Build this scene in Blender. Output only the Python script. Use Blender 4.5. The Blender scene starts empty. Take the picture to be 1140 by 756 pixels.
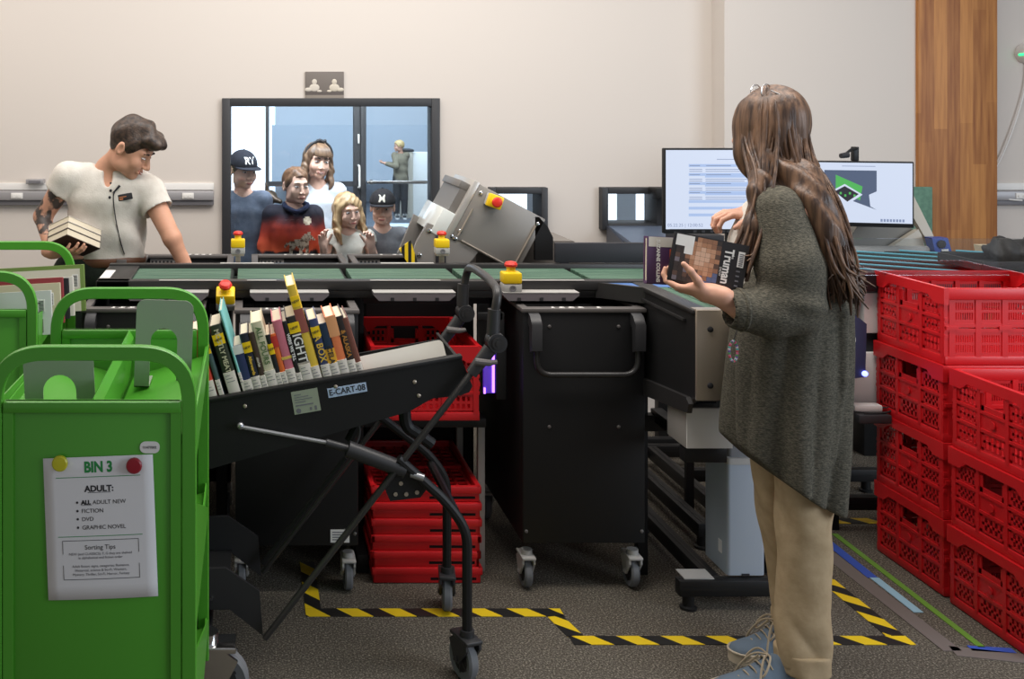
import bpy, bmesh, math, random
import numpy as np
from mathutils import Matrix, Vector, Euler
PI = math.pi
random.seed(7)
S = bpy.context.scene
COL = S.collection
F, VX, VY, H = 1150.0, 275.0, 118.0, 1.6      # focal length in pixels, principal point, eye height

def R(d): return d*PI/180
def srgb(r, g, b):
    def c(u):
        u /= 255.0
        return u/12.92 if u <= .04045 else ((u+.055)/1.055)**2.4
    return (c(r), c(g), c(b), 1.0)

# ---------------------------------------------------------------- materials
def mat(name, rgb, rough=.5, metal=0.0, spec=.5, bump=None, noise=None, emit=None, alpha=None, trans=0, coat=0):
    m = bpy.data.materials.new(name); m.use_nodes = True
    nt = m.node_tree; b = nt.nodes['Principled BSDF']
    b.inputs['Base Color'].default_value = srgb(*rgb)
    b.inputs['Roughness'].default_value = rough
    b.inputs['Metallic'].default_value = metal
    b.inputs['Specular IOR Level'].default_value = spec
    if coat: b.inputs['Coat Weight'].default_value = coat
    if trans: b.inputs['Transmission Weight'].default_value = trans
    if alpha is not None: b.inputs['Alpha'].default_value = alpha
    if emit:
        b.inputs['Emission Color'].default_value = srgb(*emit[0]); b.inputs['Emission Strength'].default_value = emit[1]
    tc = None
    if noise or bump:
        tc = nt.nodes.new('ShaderNodeTexCoord')
    if noise:   # (scale, rgb2, low, high[, stretch])
        mp = nt.nodes.new('ShaderNodeMapping'); nt.links.new(tc.outputs['Object'], mp.inputs['Vector'])
        if len(noise) > 4: mp.inputs['Scale'].default_value = noise[4]
        n = nt.nodes.new('ShaderNodeTexNoise'); n.inputs['Scale'].default_value = noise[0]; n.inputs['Detail'].default_value = 3
        nt.links.new(mp.outputs['Vector'], n.inputs['Vector'])
        r = nt.nodes.new('ShaderNodeValToRGB')
        r.color_ramp.elements[0].position = noise[2]; r.color_ramp.elements[0].color = srgb(*rgb)
        r.color_ramp.elements[1].position = noise[3]; r.color_ramp.elements[1].color = srgb(*noise[1])
        nt.links.new(n.outputs['Fac'], r.inputs['Fac']); nt.links.new(r.outputs['Color'], b.inputs['Base Color'])
    if bump:    # (scale, strength[, stretch])
        mp = nt.nodes.new('ShaderNodeMapping'); nt.links.new(tc.outputs['Object'], mp.inputs['Vector'])
        if len(bump) > 2: mp.inputs['Scale'].default_value = bump[2]
        n = nt.nodes.new('ShaderNodeTexNoise'); n.inputs['Scale'].default_value = bump[0]; n.inputs['Detail'].default_value = 4
        nt.links.new(mp.outputs['Vector'], n.inputs['Vector'])
        bp = nt.nodes.new('ShaderNodeBump'); bp.inputs['Strength'].default_value = bump[1]; bp.inputs['Distance'].default_value = .003
        nt.links.new(n.outputs['Fac'], bp.inputs['Height']); nt.links.new(bp.outputs['Normal'], b.inputs['Normal'])
    return m

def mat_fields(name, fields, rough=.6, base=(128,128,128), rand=None):
    """colour chosen by object-space boxes: fields = [(rgb, axis, lo, hi), ...] painted in turn"""
    m = mat(name, base, rough); nt = m.node_tree; b = nt.nodes['Principled BSDF']
    tc = nt.nodes.new('ShaderNodeTexCoord'); sx = nt.nodes.new('ShaderNodeSeparateXYZ')
    nt.links.new(tc.outputs['Object'], sx.inputs[0])
    prev = nt.nodes.new('ShaderNodeRGB'); prev.outputs[0].default_value = srgb(*base); out = prev.outputs[0]
    for rgb, ax, lo, hi in fields:
        g = nt.nodes.new('ShaderNodeMath'); g.operation = 'GREATER_THAN'; g.inputs[1].default_value = lo
        l = nt.nodes.new('ShaderNodeMath'); l.operation = 'LESS_THAN'; l.inputs[1].default_value = hi
        mu = nt.nodes.new('ShaderNodeMath'); mu.operation = 'MULTIPLY'
        nt.links.new(sx.outputs[ax], g.inputs[0]); nt.links.new(sx.outputs[ax], l.inputs[0])
        nt.links.new(g.outputs[0], mu.inputs[0]); nt.links.new(l.outputs[0], mu.inputs[1])
        mx = nt.nodes.new('ShaderNodeMix'); mx.data_type = 'RGBA'
        nt.links.new(mu.outputs[0], mx.inputs['Factor']); nt.links.new(out, mx.inputs[6]); mx.inputs[7].default_value = srgb(*rgb)
        out = mx.outputs[2]
    nt.links.new(out, b.inputs['Base Color'])
    return m

# ---------------------------------------------------------------- mesh building
class MB:
    def __init__(s): s.v = []; s.f = []; s.m = []; s.M = Matrix.Identity(4); s.mi = 0
    def add(s, vs, fs, M=None, mi=None):
        T = s.M if M is None else s.M @ M
        o = len(s.v); s.v += [tuple(T @ Vector(v)) for v in vs]
        s.f += [tuple(i+o for i in f) for f in fs]; s.m += [s.mi if mi is None else mi]*len(fs)
        return s
    def box(s, x0, x1, y0, y1, z0, z1, bev=0, M=None, mi=None, seg=2):
        if bev <= 0:
            vs = [(x,y,z) for z in (z0,z1) for y in (y0,y1) for x in (x0,x1)]
            return s.add(vs, [(0,2,3,1),(4,5,7,6),(0,1,5,4),(2,6,7,3),(0,4,6,2),(1,3,7,5)], M, mi)
        bm = bmesh.new(); bmesh.ops.create_cube(bm, size=1)
        for v in bm.verts: v.co = Vector(((x0+x1)/2+v.co.x*(x1-x0), (y0+y1)/2+v.co.y*(y1-y0), (z0+z1)/2+v.co.z*(z1-z0)))
        bmesh.ops.bevel(bm, geom=bm.edges[:], offset=bev, segments=seg, profile=.5, affect='EDGES')
        return s.bm(bm, M, mi)
    def bm(s, bm, M=None, mi=None):
        bm.verts.index_update()
        s.add([v.co[:] for v in bm.verts], [[v.index for v in f.verts] for f in bm.faces], M, mi); bm.free(); return s
    def prism(s, poly, axis, a0, a1, M=None, mi=None):
        """poly: 2-D outline; axis 'x': (y,z), 'y': (x,z), 'z': (x,y)"""
        def p(u, w, a): return {'x': (a,u,w), 'y': (u,a,w), 'z': (u,w,a)}[axis]
        n = len(poly); vs = [p(u,w,a0) for u,w in poly] + [p(u,w,a1) for u,w in poly]
        ar = sum(poly[i][0]*poly[(i+1)%n][1]-poly[(i+1)%n][0]*poly[i][1] for i in range(n))
        fl = (ar > 0) ^ (axis == 'y')
        if a1 < a0: fl = not fl
        fs = [tuple(range(n-1,-1,-1)) if fl else tuple(range(n)), tuple(range(n,2*n)) if fl else tuple(range(2*n-1,n-1,-1))]
        for i in range(n):
            j = (i+1) % n
            fs.append((i,j,n+j,n+i) if fl else (j,i,n+i,n+j))
        return s.add(vs, fs, M, mi)
    def tube(s, path, r, seg=10, closed=False, M=None, mi=None, cap=True, flat=1.0, up=None, sect=None):
        if sect: seg = len(sect)
        P = [Vector(p) for p in path]; n = len(P); rr = r if isinstance(r, (list, tuple)) else [r]*n
        vs = []; fs = []; prevn = None
        for i in range(n):
            if closed: t = (P[(i+1)%n]-P[i-1])
            else: t = P[min(i+1,n-1)]-P[max(i-1,0)]
            t = t.normalized() if t.length > 1e-9 else Vector((0,0,1))
            if prevn is None:
                a = Vector(up) if up else (Vector((0,0,1)) if abs(t.z) < .9 else Vector((1,0,0)))
                nrm = (a - t*a.dot(t)).normalized()
            else:
                nrm = prevn - t*prevn.dot(t)
                nrm = nrm.normalized() if nrm.length > 1e-6 else t.orthogonal().normalized()
            prevn = nrm; bn = t.cross(nrm)
            for k in range(seg):
                a = 2*PI*k/seg
                vs.append(P[i] + ((nrm*sect[k][0] + bn*sect[k][1]) if sect else (nrm*math.cos(a)*flat + bn*math.sin(a)))*rr[i])
        m = n if closed else n-1
        for i in range(m):
            for k in range(seg):
                a, b = i*seg+k, i*seg+(k+1)%seg; c, d = ((i+1)%n)*seg+(k+1)%seg, ((i+1)%n)*seg+k
                fs.append((a,b,c,d))
        if not closed and cap:
            fs.append(tuple(range(seg-1,-1,-1))); fs.append(tuple((n-1)*seg+k for k in range(seg)))
        return s.add(vs, fs, M, mi)
    def lathe(s, prof, seg=20, M=None, mi=None):
        """profile of (radius, z) turned about z"""
        vs = []; fs = []; n = len(prof)
        for r, z in prof:
            for k in range(seg): a = 2*PI*k/seg; vs.append((r*math.cos(a), r*math.sin(a), z))
        for i in range(n-1):
            for k in range(seg):
                fs.append((i*seg+k, i*seg+(k+1)%seg, (i+1)*seg+(k+1)%seg, (i+1)*seg+k))
        fs.append(tuple(range(seg-1,-1,-1))); fs.append(tuple((n-1)*seg+k for k in range(seg)))
        return s.add(vs, fs, M, mi)
    def cyl(s, p0, p1, r, seg=16, mi=None): return s.tube([p0, p1], r, seg, mi=mi)
    def sphere(s, c, r, u=14, v=9, M=None, mi=None):
        r = r if isinstance(r, (tuple, list)) else (r, r, r)
        vs = [(c[0], c[1], c[2]+r[2])]; fs = []
        for i in range(1, v):
            th = PI*i/v
            for k in range(u):
                a = 2*PI*k/u; vs.append((c[0]+r[0]*math.sin(th)*math.cos(a), c[1]+r[1]*math.sin(th)*math.sin(a), c[2]+r[2]*math.cos(th)))
        vs.append((c[0], c[1], c[2]-r[2])); L = len(vs)-1
        for k in range(u): fs.append((0, 1+k, 1+(k+1)%u)); fs.append((L, L-u+(k+1)%u, L-u+k))
        for i in range(v-2):
            for k in range(u): a = 1+i*u+k; b = 1+i*u+(k+1)%u; fs.append((a, a+u, b+u, b))
        return s.add(vs, fs, M, mi)
    def text(s, string, size, M, align='CENTER', mi=None, sx=1.0, bold=0.0, ext=.0004):
        cu = bpy.data.curves.new('tmp_text', 'FONT'); cu.body = string; cu.size = size; cu.align_x = align; cu.align_y = 'CENTER'
        cu.extrude = ext; cu.offset = bold; cu.resolution_u = 3
        ob = bpy.data.objects.new('tmp_text', cu); COL.objects.link(ob)
        dg = bpy.context.evaluated_depsgraph_get(); me = bpy.data.meshes.new_from_object(ob.evaluated_get(dg))
        T = M @ Matrix.Diagonal((sx,1,1,1))
        s.add([v.co[:] for v in me.vertices], [tuple(p.vertices) for p in me.polygons], T, mi)
        bpy.data.objects.remove(ob); bpy.data.curves.remove(cu); bpy.data.meshes.remove(me)
        return s
    def build(s, name, mats, parent=None, smooth=35, loc=None, rot=None):
        me = bpy.data.meshes.new(name); me.from_pydata(s.v, [], s.f); me.validate()
        ms = mats if isinstance(mats, (list, tuple)) else [mats]
        for m in ms: me.materials.append(m)
        if len(ms) > 1 and len(me.polygons) == len(s.m): me.polygons.foreach_set('material_index', s.m)
        if smooth:
            me.shade_smooth(); me.set_sharp_from_angle(angle=R(smooth))
        me.update()
        o = bpy.data.objects.new(name, me); COL.objects.link(o)
        if parent: o.parent = parent
        if loc: o.location = loc
        if rot: o.rotation_euler = rot
        return o

def front(x, y, z, roll=0):   # writing plane facing -Y
    return Matrix.Translation((x,y,z)) @ Matrix.Rotation(R(roll),4,'Y') @ Matrix.Rotation(PI/2,4,'X')
def tag(o, label=None, cat=None, group=None, kind=None):
    if label: o['label'] = label
    if cat: o['category'] = cat
    if group: o['group'] = group
    if kind: o['kind'] = kind
    return o
def thing(name, label, cat, loc=(0,0,0), rz=0, group=None):
    o = bpy.data.objects.new(name, None); COL.objects.link(o); o.empty_display_size = .1
    o.location = loc; o.rotation_euler = (0,0,rz); return tag(o, label, cat, group)
def struct(name, mb, m, smooth=30): return tag(mb.build(name, m, smooth=smooth), kind='structure')
def dup(o, loc=None, rz=None, label=None, group=None, parent=None):
    c = o.copy(); COL.objects.link(c)
    if parent: c.parent = parent
    if loc is not None: c.location = loc
    if rz is not None: c.rotation_euler = (0,0,rz)
    if label: c['label'] = label
    if group: c['group'] = group
    for ch in list(o.children): dup(ch, parent=c)
    return c
def rrect(x0, x1, z0, z1, r, n=6, corners=(1,1,1,1)):
    """rounded outline, corners = BL, BR, TR, TL"""
    pts = []
    for (cx, cz, a0), on in zip(((x0+r,z0+r,180),(x1-r,z0+r,270),(x1-r,z1-r,0),(x0+r,z1-r,90)), corners):
        if on: pts += [(cx+r*math.cos(R(a0+90*i/n)), cz+r*math.sin(R(a0+90*i/n))) for i in range(n+1)]
        else: pts.append((x0 if a0 in (180,90) else x1, z0 if a0 in (180,270) else z1))
    return pts
def smoothpath(pts, it=2):
    P = [Vector(p) for p in pts]
    for _ in range(it):
        Q = [P[0]]
        for a, b in zip(P[:-1], P[1:]): Q += [a*.75+b*.25, a*.25+b*.75]
        Q.append(P[-1]); P = Q
    return P
def fillet(pts, r, n=6):
    """polyline with rounded corners of radius about r"""
    P = [Vector(p) for p in pts]; out = [P[0]]
    for i in range(1, len(P)-1):
        a = (P[i-1]-P[i]); b = (P[i+1]-P[i]); k = min(r, a.length*.45, b.length*.45)
        A = P[i]+a.normalized()*k; B = P[i]+b.normalized()*k
        for j in range(n+1):
            t = j/n; out.append(A*(1-t)**2 + P[i]*2*t*(1-t) + B*t*t)
    out.append(P[-1]); return out
# ================================================================ materials
def carpet():
    m = mat('carpet', (78,73,70), .95, spec=.15); nt = m.node_tree; b = nt.nodes['Principled BSDF']
    tc = nt.nodes.new('ShaderNodeTexCoord')
    n = nt.nodes.new('ShaderNodeTexNoise'); n.inputs['Scale'].default_value = 170; n.inputs['Detail'].default_value = 5; n.inputs['Roughness'].default_value = .75
    v = nt.nodes.new('ShaderNodeTexNoise'); v.inputs['Scale'].default_value = 2.2; v.inputs['Detail'].default_value = 2
    r = nt.nodes.new('ShaderNodeValToRGB'); e = r.color_ramp.elements
    e[0].position = .34; e[0].color = srgb(58,54,48); e[1].position = .70; e[1].color = srgb(196,187,170)
    k = e.new(.52); k.color = srgb(98,92,83)
    mx = nt.nodes.new('ShaderNodeMix'); mx.data_type = 'RGBA'; mx.blend_type = 'MULTIPLY'; mx.inputs['Factor'].default_value = .35
    r2 = nt.nodes.new('ShaderNodeValToRGB'); r2.color_ramp.elements[0].position = .35; r2.color_ramp.elements[1].position = .65
    r2.color_ramp.elements[0].color = (.6,.6,.6,1)
    for q in (n, v): nt.links.new(tc.outputs['Object'], q.inputs['Vector'])
    nt.links.new(n.outputs['Fac'], r.inputs['Fac']); nt.links.new(v.outputs['Fac'], r2.inputs['Fac'])
    nt.links.new(r.outputs['Color'], mx.inputs[6]); nt.links.new(r2.outputs['Color'], mx.inputs[7]); nt.links.new(mx.outputs[2], b.inputs['Base Color'])
    bp = nt.nodes.new('ShaderNodeBump'); bp.inputs['Strength'].default_value = .6; bp.inputs['Distance'].default_value = .004
    nt.links.new(n.outputs['Fac'], bp.inputs['Height']); nt.links.new(bp.outputs['Normal'], b.inputs['Normal'])
    return m
def wood():
    m = mat('fir_planks', (176,118,62), .55); nt = m.node_tree; b = nt.nodes['Principled BSDF']
    tc = nt.nodes.new('ShaderNodeTexCoord'); mp = nt.nodes.new('ShaderNodeMapping'); mp.inputs['Scale'].default_value = (1,1,.05)
    nt.links.new(tc.outputs['Object'], mp.inputs['Vector'])
    sx = nt.nodes.new('ShaderNodeSeparateXYZ'); nt.links.new(tc.outputs['Object'], sx.inputs[0])
    # board index along x, staggered joints along z
    q = nt.nodes.new('ShaderNodeMath'); q.operation = 'MULTIPLY'; q.inputs[1].default_value = 15.5; nt.links.new(sx.outputs[0], q.inputs[0])
    fl = nt.nodes.new('ShaderNodeMath'); fl.operation = 'FLOOR'; nt.links.new(q.outputs[0], fl.inputs[0])
    w1 = nt.nodes.new('ShaderNodeTexWhiteNoise'); w1.noise_dimensions = '1D'; nt.links.new(fl.outputs[0], w1.inputs['W'])
    zz = nt.nodes.new('ShaderNodeMath'); zz.operation = 'MULTIPLY_ADD'; zz.inputs[1].default_value = 1.3
    k3 = nt.nodes.new('ShaderNodeMath'); k3.operation = 'MULTIPLY'; k3.inputs[1].default_value = 5; nt.links.new(w1.outputs['Value'], k3.inputs[0])
    nt.links.new(sx.outputs[2], zz.inputs[0]); nt.links.new(k3.outputs[0], zz.inputs[2])
    f2 = nt.nodes.new('ShaderNodeMath'); f2.operation = 'FLOOR'; nt.links.new(zz.outputs[0], f2.inputs[0])
    cb = nt.nodes.new('ShaderNodeCombineXYZ'); nt.links.new(fl.outputs[0], cb.inputs[0]); nt.links.new(f2.outputs[0], cb.inputs[1])
    w2 = nt.nodes.new('ShaderNodeTexWhiteNoise'); nt.links.new(cb.outputs[0], w2.inputs['Vector'])
    n = nt.nodes.new('ShaderNodeTexNoise'); n.inputs['Scale'].default_value = 70; n.inputs['Detail'].default_value = 6; nt.links.new(mp.outputs[0], n.inputs['Vector'])
    ad = nt.nodes.new('ShaderNodeMath'); ad.operation = 'MULTIPLY_ADD'; ad.inputs[1].default_value = .45
    nt.links.new(w2.outputs['Value'], ad.inputs[0]); nt.links.new(n.outputs['Fac'], ad.inputs[2])
    r = nt.nodes.new('ShaderNodeValToRGB'); e = r.color_ramp.elements
    e[0].position = .35; e[0].color = srgb(134,78,36); e[1].position = .95; e[1].color = srgb(190,130,70)
    nt.links.new(ad.outputs[0], r.inputs['Fac'])
    vo = nt.nodes.new('ShaderNodeTexVoronoi'); vo.inputs['Scale'].default_value = 4.2; nt.links.new(tc.outputs['Object'], vo.inputs['Vector'])
    kr = nt.nodes.new('ShaderNodeValToRGB'); kr.color_ramp.elements[0].position = .025; kr.color_ramp.elements[1].position = .07; kr.color_ramp.elements[0].color = (.25,.17,.1,1)
    nt.links.new(vo.outputs['Distance'], kr.inputs['Fac'])
    mx = nt.nodes.new('ShaderNodeMix'); mx.data_type = 'RGBA'; mx.blend_type = 'MULTIPLY'; mx.inputs['Factor'].default_value = 1
    nt.links.new(r.outputs['Color'], mx.inputs[6]); nt.links.new(kr.outputs['Color'], mx.inputs[7]); nt.links.new(mx.outputs[2], b.inputs['Base Color'])
    return m
def glass(name, tint, refl=.06, alpha=.0):
    m = bpy.data.materials.new(name); m.use_nodes = True; nt = m.node_tree; nt.nodes.clear()
    o = nt.nodes.new('ShaderNodeOutputMaterial'); t = nt.nodes.new('ShaderNodeBsdfTransparent'); g = nt.nodes.new('ShaderNodeBsdfGlossy')
    t.inputs['Color'].default_value = (*tint,1); g.inputs['Roughness'].default_value = .02
    fr = nt.nodes.new('ShaderNodeFresnel'); fr.inputs['IOR'].default_value = 1.45
    ad = nt.nodes.new('ShaderNodeMath'); ad.operation = 'ADD'; ad.inputs[1].default_value = refl; nt.links.new(fr.outputs[0], ad.inputs[0])
    mx = nt.nodes.new('ShaderNodeMixShader'); nt.links.new(ad.outputs[0], mx.inputs[0]); nt.links.new(t.outputs[0], mx.inputs[1]); nt.links.new(g.outputs[0], mx.inputs[2])
    nt.links.new(mx.outputs[0], o.inputs['Surface']); return m
M = dict(
    wall=mat('wall_paint', (214,206,198), .9, spec=.2, bump=(60,.05)),
    carpet=carpet(), wood=wood(),
    black=mat('black_powder_coat', (25,25,26), .5, spec=.35, bump=(700,.05)),
    blackin=mat('black_liner', (18,18,19), .75, spec=.2),
    satin=mat('satin_black_metal', (44,43,43), .38, spec=.5),
    lip=mat('lip_grey', (96,92,90), .45, spec=.5),  # mid grey for bin rims, screws and small fittings
    rubber=mat('grey_rubber', (112,114,118), .7),
    darkrub=mat('black_rubber', (34,34,35), .65),
    plastic=mat('black_plastic', (46,46,48), .42),
    dgrey=mat('dark_grey_frame', (48,49,52), .5),
    steel=mat('brushed_steel', (180,168,153), .34, metal=.6, bump=(50,.12,(1,40,1))),
    chrome=mat('polished_metal', (205,205,205), .18, metal=1),
    zinc=mat('zinc_rod', (176,178,182), .35, metal=.8),
    galv=mat('grey_machine_paint', (150,146,141), .42, metal=.35),
    green=mat('green_paint', (80,158,48), .33, spec=.5, bump=(300,.03)),
    bookend=mat('bookend_grey', (150,160,142), .45),
    red=mat('red_plastic', (205,28,34), .38, spec=.5),
    yellow=mat('yellow_plastic', (246,205,20), .4),
    ered=mat('red_button', (222,50,36), .35),
    egrey=mat('light_grey_plastic', (176,174,170), .5),
    white=mat('white_plastic', (232,230,226), .5),
    cream=mat('cream_plastic', (205,196,180), .5),
    label=mat('spine_label_paper',(222,214,202),.7),
    paper=mat('paper', (226,225,226), .8),
    page=mat('book_pages', (226,214,190), .85, bump=(400,.3,(1,1,.02))),
    ink=mat('black_ink', (40,40,44), .7),
    greyink=mat('grey_ink', (110,110,116), .7),
    greenink=mat('green_ink', (40,140,70), .7),
    belt=mat('green_belt', (50,84,66), .6, noise=(30,(86,116,96),.38,.66,(.12,5,1))),
    beltdark=mat('belt_bed', (26,36,32), .7),
    cyan=mat('cyan_belt_edge', (96,176,196), .5),
    bluebelt=mat('blue_belt', (74,112,170), .5),
    tapey=mat('yellow_tape', (240,205,30), .5), tapek=mat('black_tape', (30,29,29), .5),
    tapegrey=mat('grey_duct_tape', (112,104,100), .6), tapeblue=mat('blue_tape', (52,84,180), .6), tapelight=mat('pale_blue_tape', (150,190,210), .6), tapegreen=mat('green_tape', (104,150,52), .6),
    clear=glass('clear_acrylic', (.93,.95,.96), .03), pane=glass('window_glass', (.92,.96,.985), .0),
    navy=mat('navy_plastic', (44,56,88), .4),
    trunk=mat('aluminium_trunking', (166,164,166), .45, metal=.3), trunkd=mat('trunking_dark_grey', (120,118,122), .5),  # darker grey for the lower channel, box label and cable glands
    halo=mat('hall_wall', (204,210,218), .8), hall2=mat('hall_board', (182,192,204), .6), hallfloor=mat('hall_floor', (84,90,100), .4),
    daylight=mat('daylit_window', (255,255,255), .5, emit=((236,244,255), 1.5)),
)
# striped hazard tape: diagonal bands in object space
def hazard(name, k, pitch=.135):
    m = mat(name, (240,205,30), .5); nt = m.node_tree; b = nt.nodes['Principled BSDF']
    tc = nt.nodes.new('ShaderNodeTexCoord'); sx = nt.nodes.new('ShaderNodeSeparateXYZ'); nt.links.new(tc.outputs['Object'], sx.inputs[0])
    a = nt.nodes.new('ShaderNodeMath'); a.operation = 'MULTIPLY_ADD'; a.inputs[1].default_value = k
    nt.links.new(sx.outputs[1], a.inputs[0]); nt.links.new(sx.outputs[0], a.inputs[2])
    d = nt.nodes.new('ShaderNodeMath'); d.operation = 'DIVIDE'; d.inputs[1].default_value = pitch; nt.links.new(a.outputs[0], d.inputs[0])
    fr = nt.nodes.new('ShaderNodeMath'); fr.operation = 'FRACT'; nt.links.new(d.outputs[0], fr.inputs[0])
    g = nt.nodes.new('ShaderNodeMath'); g.operation = 'GREATER_THAN'; g.inputs[1].default_value = .5; nt.links.new(fr.outputs[0], g.inputs[0])
    mx = nt.nodes.new('ShaderNodeMix'); mx.data_type = 'RGBA'; mx.inputs[6].default_value = srgb(240,205,30); mx.inputs[7].default_value = srgb(30,29,29)
    nt.links.new(g.outputs[0], mx.inputs['Factor']); nt.links.new(mx.outputs[2], b.inputs['Base Color']); return m
M['hazard'] = hazard('hazard_tape', .9)
# ================================================================ the setting
b = MB(); b.box(-3.2,6.2,-1.2,5.42,-.06,0); struct('floor', b, M['carpet'])
b = MB()
# back wall with three openings: viewing window and two book-return slots
WY, WT = 5.30, .12
ops = [(-.10,.955,.60,1.60), (1.265,1.50,.88,1.155), (1.835,2.085,1.0,1.155)]
xs = sorted({-3.2, 2.40, *[o[0] for o in ops], *[o[1] for o in ops]})
for x0, x1 in zip(xs[:-1], xs[1:]):
    o = [q for q in ops if q[0] <= x0+1e-6 and q[1] >= x1-1e-6]
    if not o: b.box(x0,x1,WY,WY+WT,0,3.2)
    else: b.box(x0,x1,WY,WY+WT,0,o[0][2]); b.box(x0,x1,WY,WY+WT,o[0][3],3.2)
b.box(2.40,6.2,WY,WY+WT,0,3.2)
struct('wall_back', b, M['wall'])
b = MB(); b.box(2.385,3.34,5.16,5.30,0,3.2); struct('wall_pier', b, M['wall'])
b = MB(); b.box(3.34,3.735,5.14,5.30,0,3.2,bev=.004); struct('column_wood', b, M['wood'])
b = MB(); b.box(6.2,6.32,-1.2,5.42,0,3.2); struct('wall_right', b, M['wall'])
b = MB(); b.box(-3.32,-3.2,-1.2,5.42,0,3.2); struct('wall_left', b, M['wall'])
# viewing window: frame + pane
b = MB(); y0, y1 = 5.27, 5.40
b.box(-.128,-.085,y0,y1,.58,1.64,.003); b.box(.942,.985,y0,y1,.58,1.64,.003); b.box(-.085,.942,y0,y1,1.597,1.64,.003); b.box(-.085,.942,y0,y1,.58,.625,.003)
w = struct('window_1', b, M['dgrey'])
b = MB(); b.box(-.09,.945,5.335,5.341,.62,1.60); b.build('window_pane', M['pane'], w, smooth=0)
# corridor and hall behind the glass
b = MB(); b.box(-1.5,2.6,5.42,7.0,-.06,0); struct('floor_corridor', b, M['hallfloor'])
b = MB(); b.box(-6,9,7.0,27,-.86,-.8); struct('floor_hall', b, M['hallfloor'])
b = MB(); b.box(.72,9,26,26.2,-.8,6); struct('wall_hall', b, M['halo'])
b = MB(); b.box(-6,.72,26.4,26.5,-.8,6); struct('window_2', b, M['daylight'])
b = MB(); b.box(.60,5.8,24.9,25.0,-.25,1.14); o = struct('wall_board', b, M['hall2'])
# glazed door of the corridor
b = MB(); D0, D1 = 6.6, 6.66
b.box(.118,.142,D0,D1,0,2.3); b.box(.682,.722,D0,D1,0,2.3,.004); b.box(.726,.762,D0,D1,0,2.3,.004); b.box(1.19,1.30,D0,D1,0,2.3); b.box(-1.5,-.10,D0,D1,0,2.3)
b.box(.142,.682,D0,D1,0,.10); b.box(.762,1.19,D0,D1,0,.62); b.box(1.3,1.5,D0,D1,0,2.3); b.box(.142,.682,D0+.01,D1,1.085,1.115)
d = struct('door_1', b, M['dgrey'])
b = MB(); b.box(.142,.682,6.625,6.631,.1,2.3); b.box(.762,1.19,6.625,6.631,.62,2.3); b.build('door_pane', M['pane'], d, smooth=0)
b = MB(); b.box(.762,1.19,6.56,6.59,1.105,1.125,.006); b.box(.78,.80,6.58,6.61,1.10,1.13); b.box(1.15,1.17,6.58,6.61,1.10,1.13); b.build('push_bar', M['chrome'], d)
b = MB(); b.tube(fillet([(.712,6.6,1.08),(.712,6.54,1.08),(.712,6.54,1.22),(.712,6.6,1.22)],.02),.007); b.box(.706,.718,6.585,6.6,1.36,1.42,.003); b.build('door_handle', M['white'], d)
# hall fittings: bright counter and beige cabinet, long low bench
c = thing('hall_cabinet', 'tall beige cabinet with white side behind the woman in the hall', 'cabinet', (3.50,22.4,-.8))
b = MB(); b.box(-.18,.05,-.3,.3,0,1.42,.01); b.build('cabinet_body', M['cream'], c)
b = MB(); b.box(.05,.9,-.25,.25,0,1.40,.01); b.build('side_cupboard', M['white'], c)
b = MB(); b.box(-.2,.07,-.32,.32,1.42,1.47,.01); b.build('cabinet_top', M['dgrey'], c)
c = thing('hall_bench', 'long low pale bench seen through the glazed door', 'bench', (3.1,16.5,-.8))
b = MB(); b.box(-.9,1.7,-.25,.25,.42,.5,.02); b.build('bench_seat', mat('bench_top',(190,204,220),.5), c)
for x in (-.8,.4,1.6): b = MB(); b.box(x-.06,x+.06,-.2,.2,0,.42,.01); b.build('bench_leg', mat('bench_leg',(86,104,134),.5), c)
# small mounted print above the window
c = thing('wall_print', 'small grey print of two seated figures mounted above the viewing window', 'picture', (.397,5.30,1.702))
b = MB(); b.box(-.099,.099,-.012,0,-.076,.074,.002); b.build('print_panel', mat_fields('print_tones', [((148,138,128),2,-.1,-.046),((96,88,84),2,-.046,-.03)], .6, (112,104,98)), c)
def figure(x, k):
    b = MB()
    b.sphere((x,-.012,.022),(.013,.003,.014)); b.sphere((x,-.012,-.008),(.026,.003,.020)); b.sphere((x+k*.03,-.012,-.018),(.02,.003,.010)); b.sphere((x-k*.026,-.012,-.026),(.012,.003,.006)); return b
figure(-.052,-1).build('pale_figure', mat('print_pale',(206,198,186),.7), c); figure(.050,1).build('pale_figure', M['cream'], c)

# trunking along the back wall
def trunking(x0, x1, label, socks, edge=False):
    t = thing('power_trunking', label, 'trunking', (x0,5.30,1.14), 0, 'power trunking along the back wall')
    L = x1-x0
    b = MB(); b.box(0,L,-.045,0,-.02,.026,.004); b.build('trunking_body', M['trunk'], t)
    b = MB(); b.box(0,L,-.03,0,-.047,-.02,.003); b.build('lower_channel', M['trunkd'], t)
    b = MB(); b.box(0,L,-.012,0,.03,.065,.002); b.build('upper_strip', M['white'], t)
    for s in socks:
        b = MB(); b.box(s-.03,s+.03,-.05,-.045,-.012,.018,.002)
        for k in (-.012,.012): b.lathe([(.009,0),(.009,.004)],12,Matrix.Translation((s+k,-.05,.003)) @ Matrix.Rotation(PI/2,4,'X'))
        b.build('socket_outlet', M['white'], t)
    return t
trunking(-1.42,-.17,'grey power trunking along the wall behind the man in white',[1.12,.25])
trunking(3.76,4.6,'short grey power trunking right of the timber column',[.18])
c = thing('socket_box', 'small grey box above the trunking left of the man', 'box', (-1.08,5.30,1.215)); b = MB(); b.box(-.045,.045,-.05,0,-.012,.012,.003); b.build('box_body', M['trunk'], c); b = MB(); b.box(-.03,.03,-.053,-.05,-.006,.006); b.build('box_label', M['trunkd'], c)
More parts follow.
